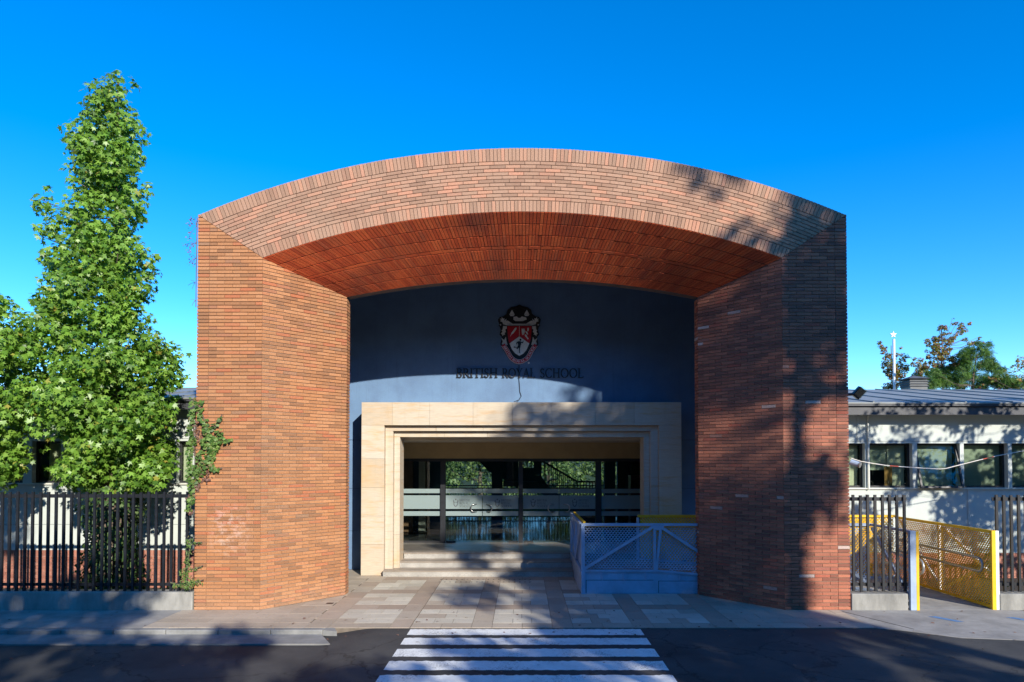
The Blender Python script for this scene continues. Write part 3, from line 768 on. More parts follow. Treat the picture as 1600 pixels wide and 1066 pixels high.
# ------------------------------------------------------------------ stone surround
fr = thing('stone_surround', 'pale sandstone door surround with three stepped recesses', 'door surround', (0, 3.98, 0))
def slab(x0, z0, x1, z1, y0, y1, j=.0018): boxp('stone_slab', M['stone'], (x0+j, y0, z0+j, x1-j, y1, z1-j), fr, bevel=.002)
Y1, Y2, Y3 = 3.98, 4.12, 4.26
for sg, (xo, xi) in ((-1, (-4.08,-3.50)), (1, (3.47,4.04))):
    zz = [0,.78,1.50,2.22,2.95,3.80]
    for a, b in zip(zz, zz[1:]): slab(xo, a, xi, b, Y1, WY-.002)
xs_ = [-4.08,-3.3,-2.35,-1.25,-.25,.75,1.85,2.85,4.04]
for a, b in zip(xs_, xs_[1:]): slab(a, 3.80, b, 4.385, Y1, WY-.002)
for (x0, x1) in ((-3.498,-3.30),(3.28,3.468)):
    for a, b in zip([0,1.1,2.3,3.66],[1.1,2.3,3.66,3.66]):
        if b > a: slab(x0, a, x1, b, Y2, WY-.004)
xs2 = [-3.498,-2.2,-1.0,.25,1.4,2.4,3.468]
for a, b in zip(xs2, xs2[1:]): slab(a, 3.66, b, 3.798, Y2, WY-.004)
for (x0, x1) in ((-3.298,-3.15),(3.13,3.278)):
    for a, b in ((0,1.0),(1.0,2.4),(2.4,3.51)): slab(x0, a, x1, b, Y3, WY-.10)
for a, b in zip([-3.298,-2.0,-.9,.4,1.6,2.6],[-2.0,-.9,.4,1.6,2.6,3.278]): slab(a, 3.51, b, 3.658, Y3, WY-.10)
boxp('reveal_panel', M['stone'], (-3.5,WY-.098,3.44,3.48,7.0,3.60), fr)

# ------------------------------------------------------------------ steps and landing
st = thing('entrance_steps', 'three speckled granite steps leading up to the glass doors', 'steps', (0, 3.8, 0))
for (y0, z0, z1, x0) in ((3.80,0,.15,-3.49),(4.30,.15,.305,-3.29),(4.84,.305,.46,-3.14)):
    for i in range(3):
        xa = x0 + (1.28-x0)*i/3; xb = x0 + (1.28-x0)*(i+1)/3
        boxp('riser', M['granite'], (xa+.001, y0+.02, z0, xb-.001, y0+.60, z1-.032), st)
        boxp('tread', M['tread'], (xa+.001, y0, z1-.03, xb-.001, y0+.62 if z1 < .4 else y0+.4, z1), st, bevel=.006)
boxp('landing_floor', M['landing'], (-3.9,5.25,.2,3.9,7.6,.459), kind='structure')
boxp('landing_floor', M['landing'], (1.30,4.75,.2,3.9,5.245,.459), kind='structure')

# ------------------------------------------------------------------ glass doors
GY = 7.1; z0d, z1d = .46, 2.965
gd = thing('glass_entrance', 'wide dark framed glass entrance doors with frosted bands', 'glass doors', (0, GY, .46))
boxp('header', M['black'], (-3.9, GY-.05, z1d-.09, 3.9, GY+.08, z1d), gd)
for a, b in ((-2.44,-2.29),(-.11,.02),(2.19,2.36),(-3.9,-3.82),(3.78,3.88)):
    boxp('mullion', M['black'], (a, GY-.06, z0d, b, GY+.09, z1d-.092), gd)
for (a, b) in ((-3.82,-2.44),(2.36,3.78)):
    boxp('bottom_rail', M['darkframe'], (a, GY-.03, z0d, b, GY+.04, z0d+.05), gd)
def logo(px0, parent, y):
    a = P(px0, 793, y)
    q = MB(); s_ = .0235
    L_ = lambda u, v: (a.x + u*s_, y, a.z + v*s_)
    def ring_(pts): q.prism([L_(*p) for p in pts], (0,.002,0))
    ring_([(0,9),(1,10),(1,8),(2,6.5),(4.5,6.5),(5.5,8),(5.5,10),(6.5,9),(6.6,7),(6,6),(6,3.5),(5,1.5),(3.25,.4),(1.5,1.5),(.5,3.5),(.5,6),(-.1,7)])
    q.v = q.v[:]
    ring_([(2.4,11),(4.1,11),(4.3,9.6),(3.25,9),(2.2,9.6)])
    q2 = MB()
    q2.prism([(a.x+u*s_, y-.002, a.z+v*s_) for u, v in ((1.5,6),(5,6),(4.9,3.8),(3.25,1.6),(1.6,3.8))], (0,.001,0))
    o = q.build('crest_print', M['print'], parent); q2.build('crest_shield', M['frost'], o)
    q3 = MB()
    for i, wd in enumerate(('BRITISH','ROYAL','SCHOOL')):
        x = a.x + 8*s_
        for c in wd:
            w_, polys = glyph(c)
            for k, poly in enumerate(polys): q3.prism([(x+u*.072, y-.0002*k, a.z+(7.6-3.7*i)*s_+v*.064) for u, v in poly], (0,.001,0))
            x += w_*.072
    q3.build('name_print', M['print'], parent)
def pane(x0, x1, part, logo_px=None):
    g = boxp(part, M['glass'], (x0+.006, GY, z0d+(.012 if logo_px else .05), x1-.006, GY+.012, z1d-.094), gd)
    for za, zb_ in ((2.06,1.93),(1.865,1.46),(1.39,1.256)):
        boxp('frosted_band', M['frost'], (x0+.008, GY-.004, zb_, x1-.008, GY-.002, za), g)
    if logo_px: logo(logo_px, g, GY-.007)
    return g
pane(-3.82,-2.44,'side_pane'); pane(2.36,3.78,'side_pane')
for x0, x1, lp, hx in ((-2.29,-1.19,708,-1.32),(-1.19,-.11,773,-.98),(.02,1.10,829,.92),(1.10,2.19,894,1.33)):
    g = pane(x0, x1, 'door_leaf', lp)
    sg = -1 if hx < (x0+x1)/2 + 0 else 1
    sg = 1 if hx > (x0+x1)/2 else -1
    c = P({-1.32:741,-.98:764,.92:861,1.33:885}[hx], 794, GY); q = MB()
    r = .115
    sg_ = sg; sg = -sg
    pts = [(c.x - sg*.08, GY, c.z+r)] + [(c.x + sg*r*.9*math.cos(t)*.9, GY-.07, c.z + r*math.sin(t)) for t in np.linspace(1.2,-1.2,9)] + [(c.x - sg*.08, GY, c.z-r)]
    sg = sg_; q.tube(pts, .014, 8); q.build('handle', M['steel'], g, smooth=True)
    boxp('floor_hinge', M['black'], ((x0+.02 if sg > 0 else x1-.3), GY-.03, z0d, (x0+.3 if sg > 0 else x1-.02), GY+.04, z0d+.05), g)
boxp('lobby_beam', M['beam'], (-3.9, GY-.14, 2.967, 3.9, GY+.2, 3.44), kind='structure')

# ------------------------------------------------------------------ hall behind the doors
M['tinted'] = plain('tinted_screen', (.03,.05,.075), .15, .2, 2, bmp=0)
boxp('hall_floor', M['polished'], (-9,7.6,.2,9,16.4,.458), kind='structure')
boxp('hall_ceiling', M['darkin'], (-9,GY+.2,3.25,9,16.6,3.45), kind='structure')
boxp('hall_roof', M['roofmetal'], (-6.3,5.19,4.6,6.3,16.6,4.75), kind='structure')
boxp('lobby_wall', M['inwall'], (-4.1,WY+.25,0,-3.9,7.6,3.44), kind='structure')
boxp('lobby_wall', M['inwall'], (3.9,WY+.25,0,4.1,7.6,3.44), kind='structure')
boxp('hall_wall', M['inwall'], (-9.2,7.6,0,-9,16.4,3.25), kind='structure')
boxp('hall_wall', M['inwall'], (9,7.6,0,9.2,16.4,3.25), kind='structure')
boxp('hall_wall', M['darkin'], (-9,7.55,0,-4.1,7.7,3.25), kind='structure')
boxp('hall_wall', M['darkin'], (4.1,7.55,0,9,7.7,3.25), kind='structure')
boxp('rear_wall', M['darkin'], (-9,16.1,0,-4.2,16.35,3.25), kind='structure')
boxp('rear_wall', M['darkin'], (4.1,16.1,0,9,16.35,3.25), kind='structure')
tag(boxp('partition', M['tanwall'], (-5.2,10.0,.459,-3.74,10.12,3.25)), 'brown timber panel wall inside the hall beyond the narrow side pane', 'partition')
tag(boxp('hall_column', M['column'], (-3.52,9.9,.459,-3.30,10.2,3.249)), 'square beige column standing beside the brown timber panel in the hall', 'column')
tag(boxp('glass_partition', M['tinted'], (-5.0,11.0,.459,-2.72,11.03,3.249)), 'bluish glass screen behind the beige hall column', 'glass screen')
for i, (x, y) in enumerate(((-.95,12.6),(3.3,12.5))):
    tag(boxp('hall_post', M['darkin'], (x-.2,y-.2,.459,x+.2,y+.2,3.249)), ('dark square post under the middle of the hall stair', 'dark square post in the hall behind the door mullion next to the red cabinet')[i], 'post')
sr = thing('hall_staircase', 'dark staircase with slatted railings inside the hall behind the glass', 'staircase', (0,12,.46))
def flight(xa, za, xb, zb_, y0, y1, n):
    for i in range(n):
        x0 = xa+(xb-xa)*i/n; x1 = xa+(xb-xa)*(i+1)/n; z = za+(zb_-za)*(i+1)/n
        boxp('stair_tread', M['darkin'], (min(x0,x1), y0, z-.06, max(x0,x1), y1, z), sr)
    for y in (y0+.03, y1-.03):
        q = MB(); q.bar((xa,y,za-.05),(xb,y,zb_-.05),.30,.05,(0,1,0)); q.build('stringer', M['black'], sr)
        q = MB(); q.bar((xa,y,za+1.0),(xb,y,zb_+1.0),.06,.05,(0,1,0)); q.build('handrail', M['black'], sr)
        q = MB()
        for i in range(2*n+1):
            t = i/(2*n); x = xa+(xb-xa)*t; z = za+(zb_-za)*t
            q.box(x-.014, y-.014, z, x+.014, y+.014, z+1.0)
        q.build('baluster', M['black'], sr, kind='stuff')
flight(2.0,1.15,.55,2.0,11.6,12.7,5)
flight(.5,2.05,-1.9,3.4,13.0,14.0,8)
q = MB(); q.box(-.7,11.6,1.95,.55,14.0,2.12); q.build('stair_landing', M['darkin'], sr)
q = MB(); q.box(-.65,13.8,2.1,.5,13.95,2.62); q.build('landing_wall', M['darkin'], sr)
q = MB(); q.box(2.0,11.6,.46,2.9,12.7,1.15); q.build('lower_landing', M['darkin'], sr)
q = MB()
for i in range(8): q.box(2.0+i*.11,11.62,1.15,2.03+i*.11,11.65,2.1)
q.box(1.98,11.6,2.1,2.85,11.66,2.16); q.build('landing_railing', M['black'], sr)
for poly in ([(742,714),(764,737),(790,751),(810,764),(810,714)], [(810.3,743),(845,743),(860,764),(810.3,764)], [(834,714),(845,714),(845,742.7),(834,742.7)]):
    q = MB(); q.prism([P(x, y, 12.95) for x, y in poly], (0,.04,0)); q.build('stair_panel', M['darkin'], sr)
hr = thing('hall_railing', 'dark barred railing along the open rear side of the hall', 'railing', (0,16,.46))
for z in (.60,1.72,1.82):
    boxp('railing_bar', M['black'], (-4.2,16.0,z-.02,4.1,16.05,z+.03), hr)
for i in range(70):
    x = -4.15+i*.118
    boxp('baluster', M['black'], (x-.011,16.01,.46,x+.011,16.035,1.70), hr)
tag(boxp('cabinet', M['redbox'], (3.55,9.0,.459,4.3,9.6,2.42)), 'dark red cabinet inside the hall beyond the last glass pane', 'cabinet')
tag(boxp('display_board', M['ivy_dark'], (3.7,9.9,2.3,5.2,9.94,3.05)), 'dim green board hanging above the dark red cabinet', 'board')

# ------------------------------------------------------------------ low white buildings on either side
def building(name, label, Y, xa, xb, zs, win, sill, head, eaveY, eave_z, fascia_z, ridge, lower_joint, brick_top, base_z, seams):
    b = thing(name, label, 'building', ((xa+xb)/2, Y, 0))
    g = .004
    boxp('wall_panel', M['white'], (xa, Y, head+.055+g, xb, Y+.25, eave_z), b)
    boxp('lintel', M['white'], (xa, Y, head, xb, Y+.25, head+.055-g), b)
    boxp('wall_panel', M['white'], (xa, Y, lower_joint+g, xb, Y+.25, sill), b)
    boxp('wall_panel', M['white'], (xa, Y, brick_top+.001, xb, Y+.25, lower_joint-g), b)
    boxp('joint_backing', M['fascia'], (xa, Y+.02, brick_top-.1, xb, Y+.2, head+.1), b) if False else None
    boxp('window_sill', M['trimw'], (xa, Y-.05, sill-.035, xb, Y-.002, sill-.004), b)
    e = [xa] + [v for w_ in win for v in w_[:2]] + [xb]
    for i in range(0, len(e), 2):
        if e[i+1]-e[i] > .02: boxp('pier', M['white'], (e[i], Y, sill+.001, e[i+1], Y+.25, head-.001), b)
    boxp('inner_wall', M['darkin'], (xa, Y+1.3, 0, xb, Y+1.4, eave_z), b)
    boxp('plinth', M['mortar_base'], (xa, Y+.006, base_z, xb, Y+.25, brick_top-.001), b)
    boxp('inner_floor', M['darkin'], (xa, Y+.26, sill-.3, xb, Y+1.3, sill-.25), b)
    boxp('inner_ceiling', M['inwall'], (xa, Y+.26, head+.1, xb, Y+1.3, head+.15), b)
    for (x0, x1, kind) in win:
        wd = MB(); yf = Y+.14; f = .05
        tilt = .30 if kind == 'open' else 0.
        def pt(x, z, dy=0.):
            k = (head-z)/(head-sill); return (x, yf + dy - tilt*k, z)
        for (za, zb_, xa_, xb_) in ((sill, sill+f, x0, x1), (head-f, head, x0, x1), (sill+f, head-f, x0, x0+f), (sill+f, head-f, x1-f, x1)):
            wd.add([pt(xa_,za),pt(xb_,za),pt(xb_,za,.045),pt(xa_,za,.045),pt(xa_,zb_),pt(xb_,zb_),pt(xb_,zb_,.045),pt(xa_,zb_,.045)],
                   [(0,3,2,1),(4,5,6,7),(0,1,5,4),(1,2,6,5),(2,3,7,6),(3,0,4,7)])
        fo = wd.build('window', M['darkframe'], b)
        if kind == 'open':
            of = MB()
            for bx in ((x0,sill+.002,x1,sill+.035),(x0,head-.03,x1,head-.002),(x0,sill+.035,x0+.03,head-.03),(x1-.03,sill+.035,x1,head-.03)):
                of.box(bx[0], yf+.06, bx[1], bx[2], yf+.10, bx[3])
            of.build('window_frame', M['darkframe'], fo)
        p_ = MB(); p_.add([pt(x0+f,sill+f,.02),pt(x1-f,sill+f,.02),pt(x1-f,head-f,.02),pt(x0+f,head-f,.02),pt(x0+f,sill+f,.028),pt(x1-f,sill+f,.028),pt(x1-f,head-f,.028),pt(x0+f,head-f,.028)],
              [(0,3,2,1),(4,5,6,7),(0,1,5,4),(1,2,6,5),(2,3,7,6),(3,0,4,7)]); p_.build('pane', M['winglass'], fo)
        if kind in ('blind','open','green'):
            boxp('blind', M['blind' if kind == 'blind' else 'blind_green'], (x0+.02, Y+.30, sill+.04, x1-.02, Y+.305, head-.02), fo)
        if kind == 'curtain':
            q = MB(); n = 16; xm = x0 + (x1-x0)*.30
            for i in range(n):
                xa_, xb_ = xm+(x1-.04-xm)*i/n, xm+(x1-.04-xm)*(i+1)/n; ya, yb = Y+.30+.03*(i%2), Y+.30+.03*((i+1)%2)
                q.add([(xa_,ya,sill+.02),(xb_,yb,sill+.02),(xb_,yb,head-.02),(xa_,ya,head-.02)], [(0,1,2,3)])
            q.build('curtain', M['blind'], fo)
        if kind == 'half':
            boxp('blind', M['blind_green'], (x0+.02, Y+.34, sill+.45, x1-.02, Y+.345, head-.02), fo)
            boxp('blind', M['blind'], (x0+(x1-x0)*.55, Y+.30, sill+.05, x1-.06, Y+.305, head-.05), fo)
    # eaves, roof and seams
    boxp('fascia', M['fascia'], (xa, eaveY, fascia_z, xb, eaveY+.04, eave_z), b)
    boxp('gutter_lip', M['fascia'], (xa, eaveY-.07, eave_z-.05, xb, eaveY-.002, eave_z-.005), b)
    boxp('soffit_board', M['trimw'], (xa, eaveY+.042, fascia_z+.02, xb, Y-.003, fascia_z+.05), b)
    r = MB(); ry, rz = ridge; z0 = eave_z+.005
    r.add([(xa,eaveY-.09,z0),(xb,eaveY-.09,z0),(xb,ry,rz),(xa,ry,rz),(xa,eaveY-.09,z0+.03),(xb,eaveY-.09,z0+.03),(xb,ry,rz+.03),(xa,ry,rz+.03),(xa,ry+7,eave_z),(xb,ry+7,eave_z)],
          [(0,3,2,1),(4,5,6,7),(0,1,5,4),(7,6,9,8),(1,2,6,5),(3,0,4,7),(0,8,9,1)])
    ro_ = r.build('roof', M['roofmetal'], b)
    for x in seams:
        q = MB(); q.bar((x,eaveY-.085,z0+.045),(x,ry,rz+.045),.035,.03,(0,0,1)); q.build('roof_seam', M['roofmetal'], ro_)
    # brick plinth
    return b
def px2x(px, Y, z=2.0): return (P(px, 720, Y).x)
LY = 3.0
wl = [(px2x(a,LY), px2x(c,LY), k) for a, c, k in ((-62,-12,'curtain'),(-6,36,'curtain'),(50,95,'curtain'),(108,152,'blind'),(165,208,'curtain'),(220,263,'curtain'),(276,301,'blind'))]
lb = building('white_building', 'low white building with brick plinth behind the maple tree and the long fence', LY, -30, -6.42, None, wl, 2.365, 3.372, 2.55, 4.33, 4.10, (9., 5.27), 1.38, .77, -.3, [-29+1.1*i for i in range(21)])
RY = 4.2
wr = [(7.7,8.80,'half'),(8.92,10.02,'half'),(10.14,11.24,'open'),(11.34,12.47,'green'),(12.57,13.70,'green'),(13.82,14.9,'green')]
rb = building('white_building', 'low white building with a tilted open window behind the yellow ramp', RY, 6.45, 34, None, wr, 2.205, 3.345, 3.72, 4.315, 4.05, (10.2, 5.33), 1.12, .54, -.3, [7.6+1.15*i for i in range(22)])
# visible downpipe and panel joint on that building
q = MB(); q.tube([(8.86,RY-.05,2.16),(8.86,RY-.05,4.04)],.022,8); q.build('conduit', M['trimw'], rb)
for x in (8.6, 13.0):
    boxp('wall_strip', M['white'], (x, RY-.018, 3.41, x+.09, RY-.002, 4.04), rb)
boxp('wall_strip', M['white'], (11.42, RY-.018, 1.13, 11.55, RY-.002, 2.16), rb)
tag(boxp('board', M['wood'], (9.40, RY+.20, 2.215, 9.60, RY+.215, 2.74)), 'orange brown board leaning inside the window nearest the ramp gate', 'board')
def plinth(b, Y, xa, xb, top, bot, BLn, CH, nmax):
    cache = {}; r = 0; z = top - .145; made = 0; extra = MB()
    q = MB(); x = xa
    while x < xb: q.box(x+.004, Y-.004, top-.14, x+.071, Y+.05, top-.004); x += .0755
    q.build('capping_brick', M['brick_base'], b, kind='stuff')
    while z - CH > bot:
        x = xa - (BLn/2 if r % 2 else 0)
        while x < xb:
            a, c = max(x, xa), min(x+BLn, xb)
            if c - a > .04:
                k = round(c-a, 3)
                if made < nmax:
                    if k not in cache:
                        m_ = MB(); m_.box(-(c-a)/2+.005, -.012, -CH/2+.005, (c-a)/2-.005, .03, CH/2-.005); cache[k] = m_.mesh('brick', M['brick_base'])
                    o = link(cache[k], 'brick', b); made += 1
                    o.location = Vector(((a+c)/2, Y+random.gauss(0,.001), z-CH/2)) 
                else: extra.box(a+.005, Y-.012, z-CH+.005, c-.005, Y+.03, z-.005)
            x += BLn
        z -= CH; r += 1
    if extra.v: extra.build('brick', M['brick_base'], b, kind='stuff')
plinth(lb, LY, -12.9, -6.43, .77, -.15, .24, .075, 290)
plinth(rb, RY, 6.5, 15.2, .54, -.15, .24, .075, 290)

vt = thing('roof_vent', 'dark louvred metal vent standing on the grey roof ridge', 'roof vent', (*P(1430,611,10.6)[:2], 5.2))
c = P(1430, 611, 10.6); v0 = P(1415,600,10.6); v1 = P(1446,600,10.6)
boxp('vent_body', M['vent'], (v0.x+.05, 10.4, 5.05, v1.x-.05, 11.0, c.z+.36), vt)
for i in range(4):
    z = c.z+.14+i*.085
    q = MB(); q.add([(v0.x,10.36,z),(v1.x,10.36,z),(v1.x,11.04,z),(v0.x,11.04,z),(v0.x+.05,10.42,z+.06),(v1.x-.05,10.42,z+.06),(v1.x-.05,10.98,z+.06),(v0.x+.05,10.98,z+.06)],
      [(0,3,2,1),(4,5,6,7),(0,1,5,4),(1,2,6,5),(2,3,7,6),(3,0,4,7)]); q.build('louvre', M['vent'], vt)
q = MB(); z = c.z+.42; q.add([(v0.x-.03,10.33,z),(v1.x+.03,10.33,z),(v1.x+.03,11.07,z),(v0.x-.03,11.07,z),(c.x,10.7,z+.14)], [(0,3,2,1),(0,1,4),(1,2,4),(2,3,4),(3,0,4)]); q.build('cap', M['vent'], vt)

SY = 17.
stp = thing('star_pole', 'tall white pole with a white star on its top behind the roof', 'pole', (P(1396,600,SY).x, SY, 0))
a = P(1396.5, 530, SY); q = MB(); q.tube([(a.x,SY,0),(a.x,SY,a.z)], .055, 10); q.build('pole', M['whitepaint'], stp)
c = P(1395.5, 523, SY); q = MB(); R1 = .155
q.prism([(c.x + (R1 if i%2==0 else R1*.42)*math.sin(math.pi*i/5), SY-.03, c.z + (R1 if i%2==0 else R1*.42)*math.cos(math.pi*i/5)) for i in range(10)], (0,.05,0))
q.build('star', M['whitepaint'], stp)

# ------------------------------------------------------------------ access ramp with its railings
rp = thing('access_ramp', 'blue grey steel access ramp with yellow mesh railings beside the steps', 'ramp', (5, 2.5, 0))
PY = 1.62
def mesh_panel(O, u, n, L, lo, hi, mat, name='mesh_panel', hgt=.020):
    O, u, n = Vector(O), Vector(u), Vector(n); q = MB(); hp = .035; rp_ = .043
    z = min(lo(0), lo(L)); r = 0; top = max(hi(0), hi(L))
    while z < top:
        m_ = int(L/hp)
        for i in range(m_):
            s0, s1 = i*hp, (i+1)*hp
            if z < lo(s0) or z+.02 > hi(s1) or z+.02 > hi(s0): continue
            up0 = .013 if (i+r) % 2 else -.013
            a = O + u*s0 + Vector((0,0,z+up0)); c = O + u*s1 + Vector((0,0,z-up0)); e = Vector((0,0,hgt)) + n*.010
            q.add([a, c, c+e, a+e], [(0,1,2,3)])
        z += rp_; r += 1
    return q.build(name, M[mat], rp, kind='stuff')
def barp(p, q_, w_, h_, mat, name, side=(0,1,0)):
    b = MB(); b.bar(p, q_, w_, h_, side); return b.build(name, M[mat], rp)
XL, XR = 1.29, 7.62
botz = lambda x: .50 if x < 2.94 else .50 - .088*(x-2.94)
T = 1.535
# steel skirt with removable panels
q = MB(); q.prism([(XL,PY,0),(XR,PY,0),(XR,PY,botz(XR)-.03),(2.94,PY,.47),(XL,PY,.47)], (0,.03,0)); q.build('skirt_plate', M['ramp_blue'], rp)
for (a, b_) in ((1.40,2.86),(2.98,4.5)):
    z1_ = .29 if a < 2 else .27
    q = MB(); q.prism([(a,PY-.008,.02),(b_,PY-.008,.02),(b_,PY-.008,z1_),(a,PY-.008,z1_)], (0,.006,0)); q.build('removable_panel', M['ramp_blue'], rp)
    for s in (a-.012,):
        boxp('panel_gap', M['letter'], (a-.012,PY-.004,.02,a-.002,PY-.001,z1_+.01), rp); boxp('panel_gap', M['letter'], (a-.012,PY-.004,z1_+.002,b_,PY-.001,z1_+.01), rp)
for x in (1.75,2.22,2.70,3.43): 
    boxp('bracket', M['ramp_blue'], (x-.012,PY-.03,.30,x+.012,PY-.002,botz(x)-.03), rp)
q = MB(); q.prism([(XL+.03,PY+.05,.46),(2.94,PY+.05,.46),(7.55,PY+.05,.03),(7.55,PY+.05,-.02),(2.94,PY+.05,.40),(XL+.03,PY+.05,.40)], (0,1.93,0)); q.build('ramp_deck', M['concrete'], rp)
boxp('skirt_plate', M['ramp_blue'], (XL,PY+.032,0,XL+.03,4.70,.47), rp)
# front railing
barp((XL,PY,T-.03),(XR,PY,T-.03),.06,.06,'ramp_blue','top_rail')
barp((XL,PY-.0,.50),(2.94,PY,.50),.05,.06,'ramp_blue','bottom_rail')
barp((2.94,PY,.50),(XR,PY,botz(XR)),.05,.06,'ramp_blue','bottom_rail')
barp((XL+.035,PY-.002,0),(XL+.035,PY-.002,T),.075,.06,'ramp_blue','post')
def bay(xp, first):
    barp((xp,PY-.001,botz(xp)),(xp,PY-.001,T-.05),.055,.05,'ramp_blue','post')
    barp((xp+.03,PY-.002,botz(xp)),(xp+.135,PY-.002,T-.08),.055,.05,'ramp_blue','strut')
    q = MB(); q.prism([(xp-.05,PY-.034,T-.062),(xp+.20,PY-.034,T-.062),(xp+.14,PY-.034,T-.15),(xp+.0,PY-.034,T-.15)], (0,.008,0)); q.build('gusset', M['ramp_blue'], rp)
bay(2.89, 1); bay(5.7, 2)
barp((XL+.07,PY-.003,.545),(2.85,PY-.003,T-.08),.06,.05,'ramp_blue','diagonal_brace')
barp((3.02,PY-.003,T-.08),(4.3,PY-.003,.62),.06,.05,'ramp_blue','diagonal_brace')
barp((4.3,PY-.003,botz(4.3)+.03),(5.66,PY-.003,T-.08),.06,.05,'ramp_blue','diagonal_brace')
barp((5.85,PY-.003,T-.08),(7.5,PY-.003,.25),.06,.05,'ramp_blue','diagonal_brace')
mesh_panel((XL+.07,PY+.05,0),(1,0,0),(0,1,0),XR-XL-.1,lambda s: botz(XL+s)+.02,lambda s: T-.05,'ramp_blue')
barp((XL+.1,PY+.075,T-.06),(XR-.05,PY+.075,T-.06),.05,.05,'yellow','inner_rail')
# end railing towards the steps
barp((XL,PY+.03,T-.03),(XL,4.65,T-.03),.06,.06,'ramp_blue','top_rail',(1,0,0))
barp((XL,PY+.03,.50),(XL,4.65,.50),.05,.06,'ramp_blue','bottom_rail',(1,0,0))
barp((XL,4.62,.3),(XL,4.62,T),.06,.06,'ramp_blue','post',(1,0,0))
barp((XL,3.1,.5),(XL,3.1,T-.06),.05,.05,'ramp_blue','post',(1,0,0))
barp((XL,PY+.06,T-.08),(XL,3.08,.55),.05,.05,'ramp_blue','diagonal_brace',(1,0,0))
barp((XL,3.13,.55),(XL,4.58,T-.08),.05,.05,'ramp_blue','diagonal_brace',(1,0,0))
mesh_panel((XL+.045,PY+.05,0),(0,1,0),(1,0,0),2.95,lambda s: .52,lambda s: T-.05,'ramp_blue')
barp((XL+.075,PY+.1,T),(XL+.075,4.6,T),.05,.05,'yellow','inner_rail',(1,0,0))
# far railing
FY = 3.55
boz2 = lambda x: max(.06, .5-.088*(x-2.94)) if x > 2.94 else .5
barp((2.85,FY,T),(9.26,FY,T),.055,.09,'yellow','far_rail')
barp((2.85,FY+.002,.48),(2.85,FY+.002,T-.04),.06,.05,'ramp_blue','post')
q = MB(); q.prism([(2.88,FY+.03,0),(9.2,FY+.03,0),(9.2,FY+.03,.08),(2.94,FY+.03,.48)], (0,.03,0)); q.build('skirt_plate', M['ramp_blue'], rp)
mesh_panel((2.9,FY+.02,0),(1,0,0),(0,-1,0),6.3,lambda s: boz2(2.9+s),lambda s: T-.03,'yellow',hgt=.035)
for x in (4.4,6.0,7.6):
    barp((x,FY+.05,.1),(x,FY+.05,T-.05),.05,.05,'ramp_blue','post')
# gate side: railing beside the low wall and the long railing opposite
NX = 7.62
barp((NX,.02,T-.03),(NX,PY-.035,T-.03),.05,.06,'ramp_blue','top_rail',(1,0,0))
barp((NX-.03,.0,0),(NX-.03,.0,T),.11,.07,'ramp_blue','post'); barp((NX+.055,.0,0),(NX+.055,.0,T-.01),.052,.07,'yellow','post')
mesh_panel((NX+.02,.05,0),(0,1,0),(-1,0,0),1.55,lambda s: .06,lambda s: T-.05,'ramp_blue')
barp((NX-.02,.04,.15),(NX-.02,1.55,T-.1),.05,.04,'ramp_blue','diagonal_brace',(1,0,0))
barp((NX-.01,.04,.08),(NX-.01,PY-.04,.08),.05,.05,'ramp_blue','bottom_rail',(1,0,0))
GX = 9.20
barp((GX,.06,T-.03),(GX,FY-.05,T-.03),.06,.07,'yellow','top_rail',(1,0,0))
barp((GX-.005,.05,0),(GX-.005,.05,T+.002),.075,.06,'yellow','post'); barp((GX+.065,.052,0),(GX+.065,.052,T-.002),.06,.06,'whitepaint','post')
mesh_panel((GX,.10,0),(0,1,0),(-1,0,0),3.42,lambda s: .05,lambda s: T-.05,'yellow',hgt=.035)
barp((GX,.1,.04),(GX,FY,.04),.05,.05,'yellow','bottom_rail',(1,0,0))
for y in (1.75,1.88): barp((GX+.065,y,.05),(GX+.065,y,T-.06),.05,.045,'whitepaint','post',(1,0,0))
barp((GX+.068,1.92,.15),(GX+.068,3.45,T-.08),.05,.05,'whitepaint','diagonal_brace',(1,0,0))
barp((GX+.068,.1,.95),(GX+.068,1.70,.12),.05,.05,'whitepaint','diagonal_brace',(1,0,0))
barp((GX+.068,.1,.60),(GX+.068,1.72,T-.1),.05,.05,'whitepaint','diagonal_brace',(1,0,0))
def hand(x, y0, y1, n1):
    q = MB(); zt, zl, r = .965, .70, .13
    pts = [(x,y1,zt+.03)] + [(x,y0+.13,zt)] + [(x, y0+.13-.13*math.sin(t), (zt+zl)/2+(zt-zl)/2*math.cos(t)) for t in np.linspace(.2,math.pi-.2,8)] + [(x,y0+.13,zl),(x,y1,zl+.03)]
    q.tube(pts, .024, 8); q.build('handrail', M['tube'], rp, smooth=True)
hand(GX-.10, .22, 3.3, 0); hand(NX+.14, -.08, 1.5, 0)
for y in (.9, 2.4):
    
    for z in (.97,.71):
        q = MB(); q.tube([(GX-.1,y,z),(GX-.03,y,z-.07)],.012,6); q.build('rail_bracket', M['tube'], rp)

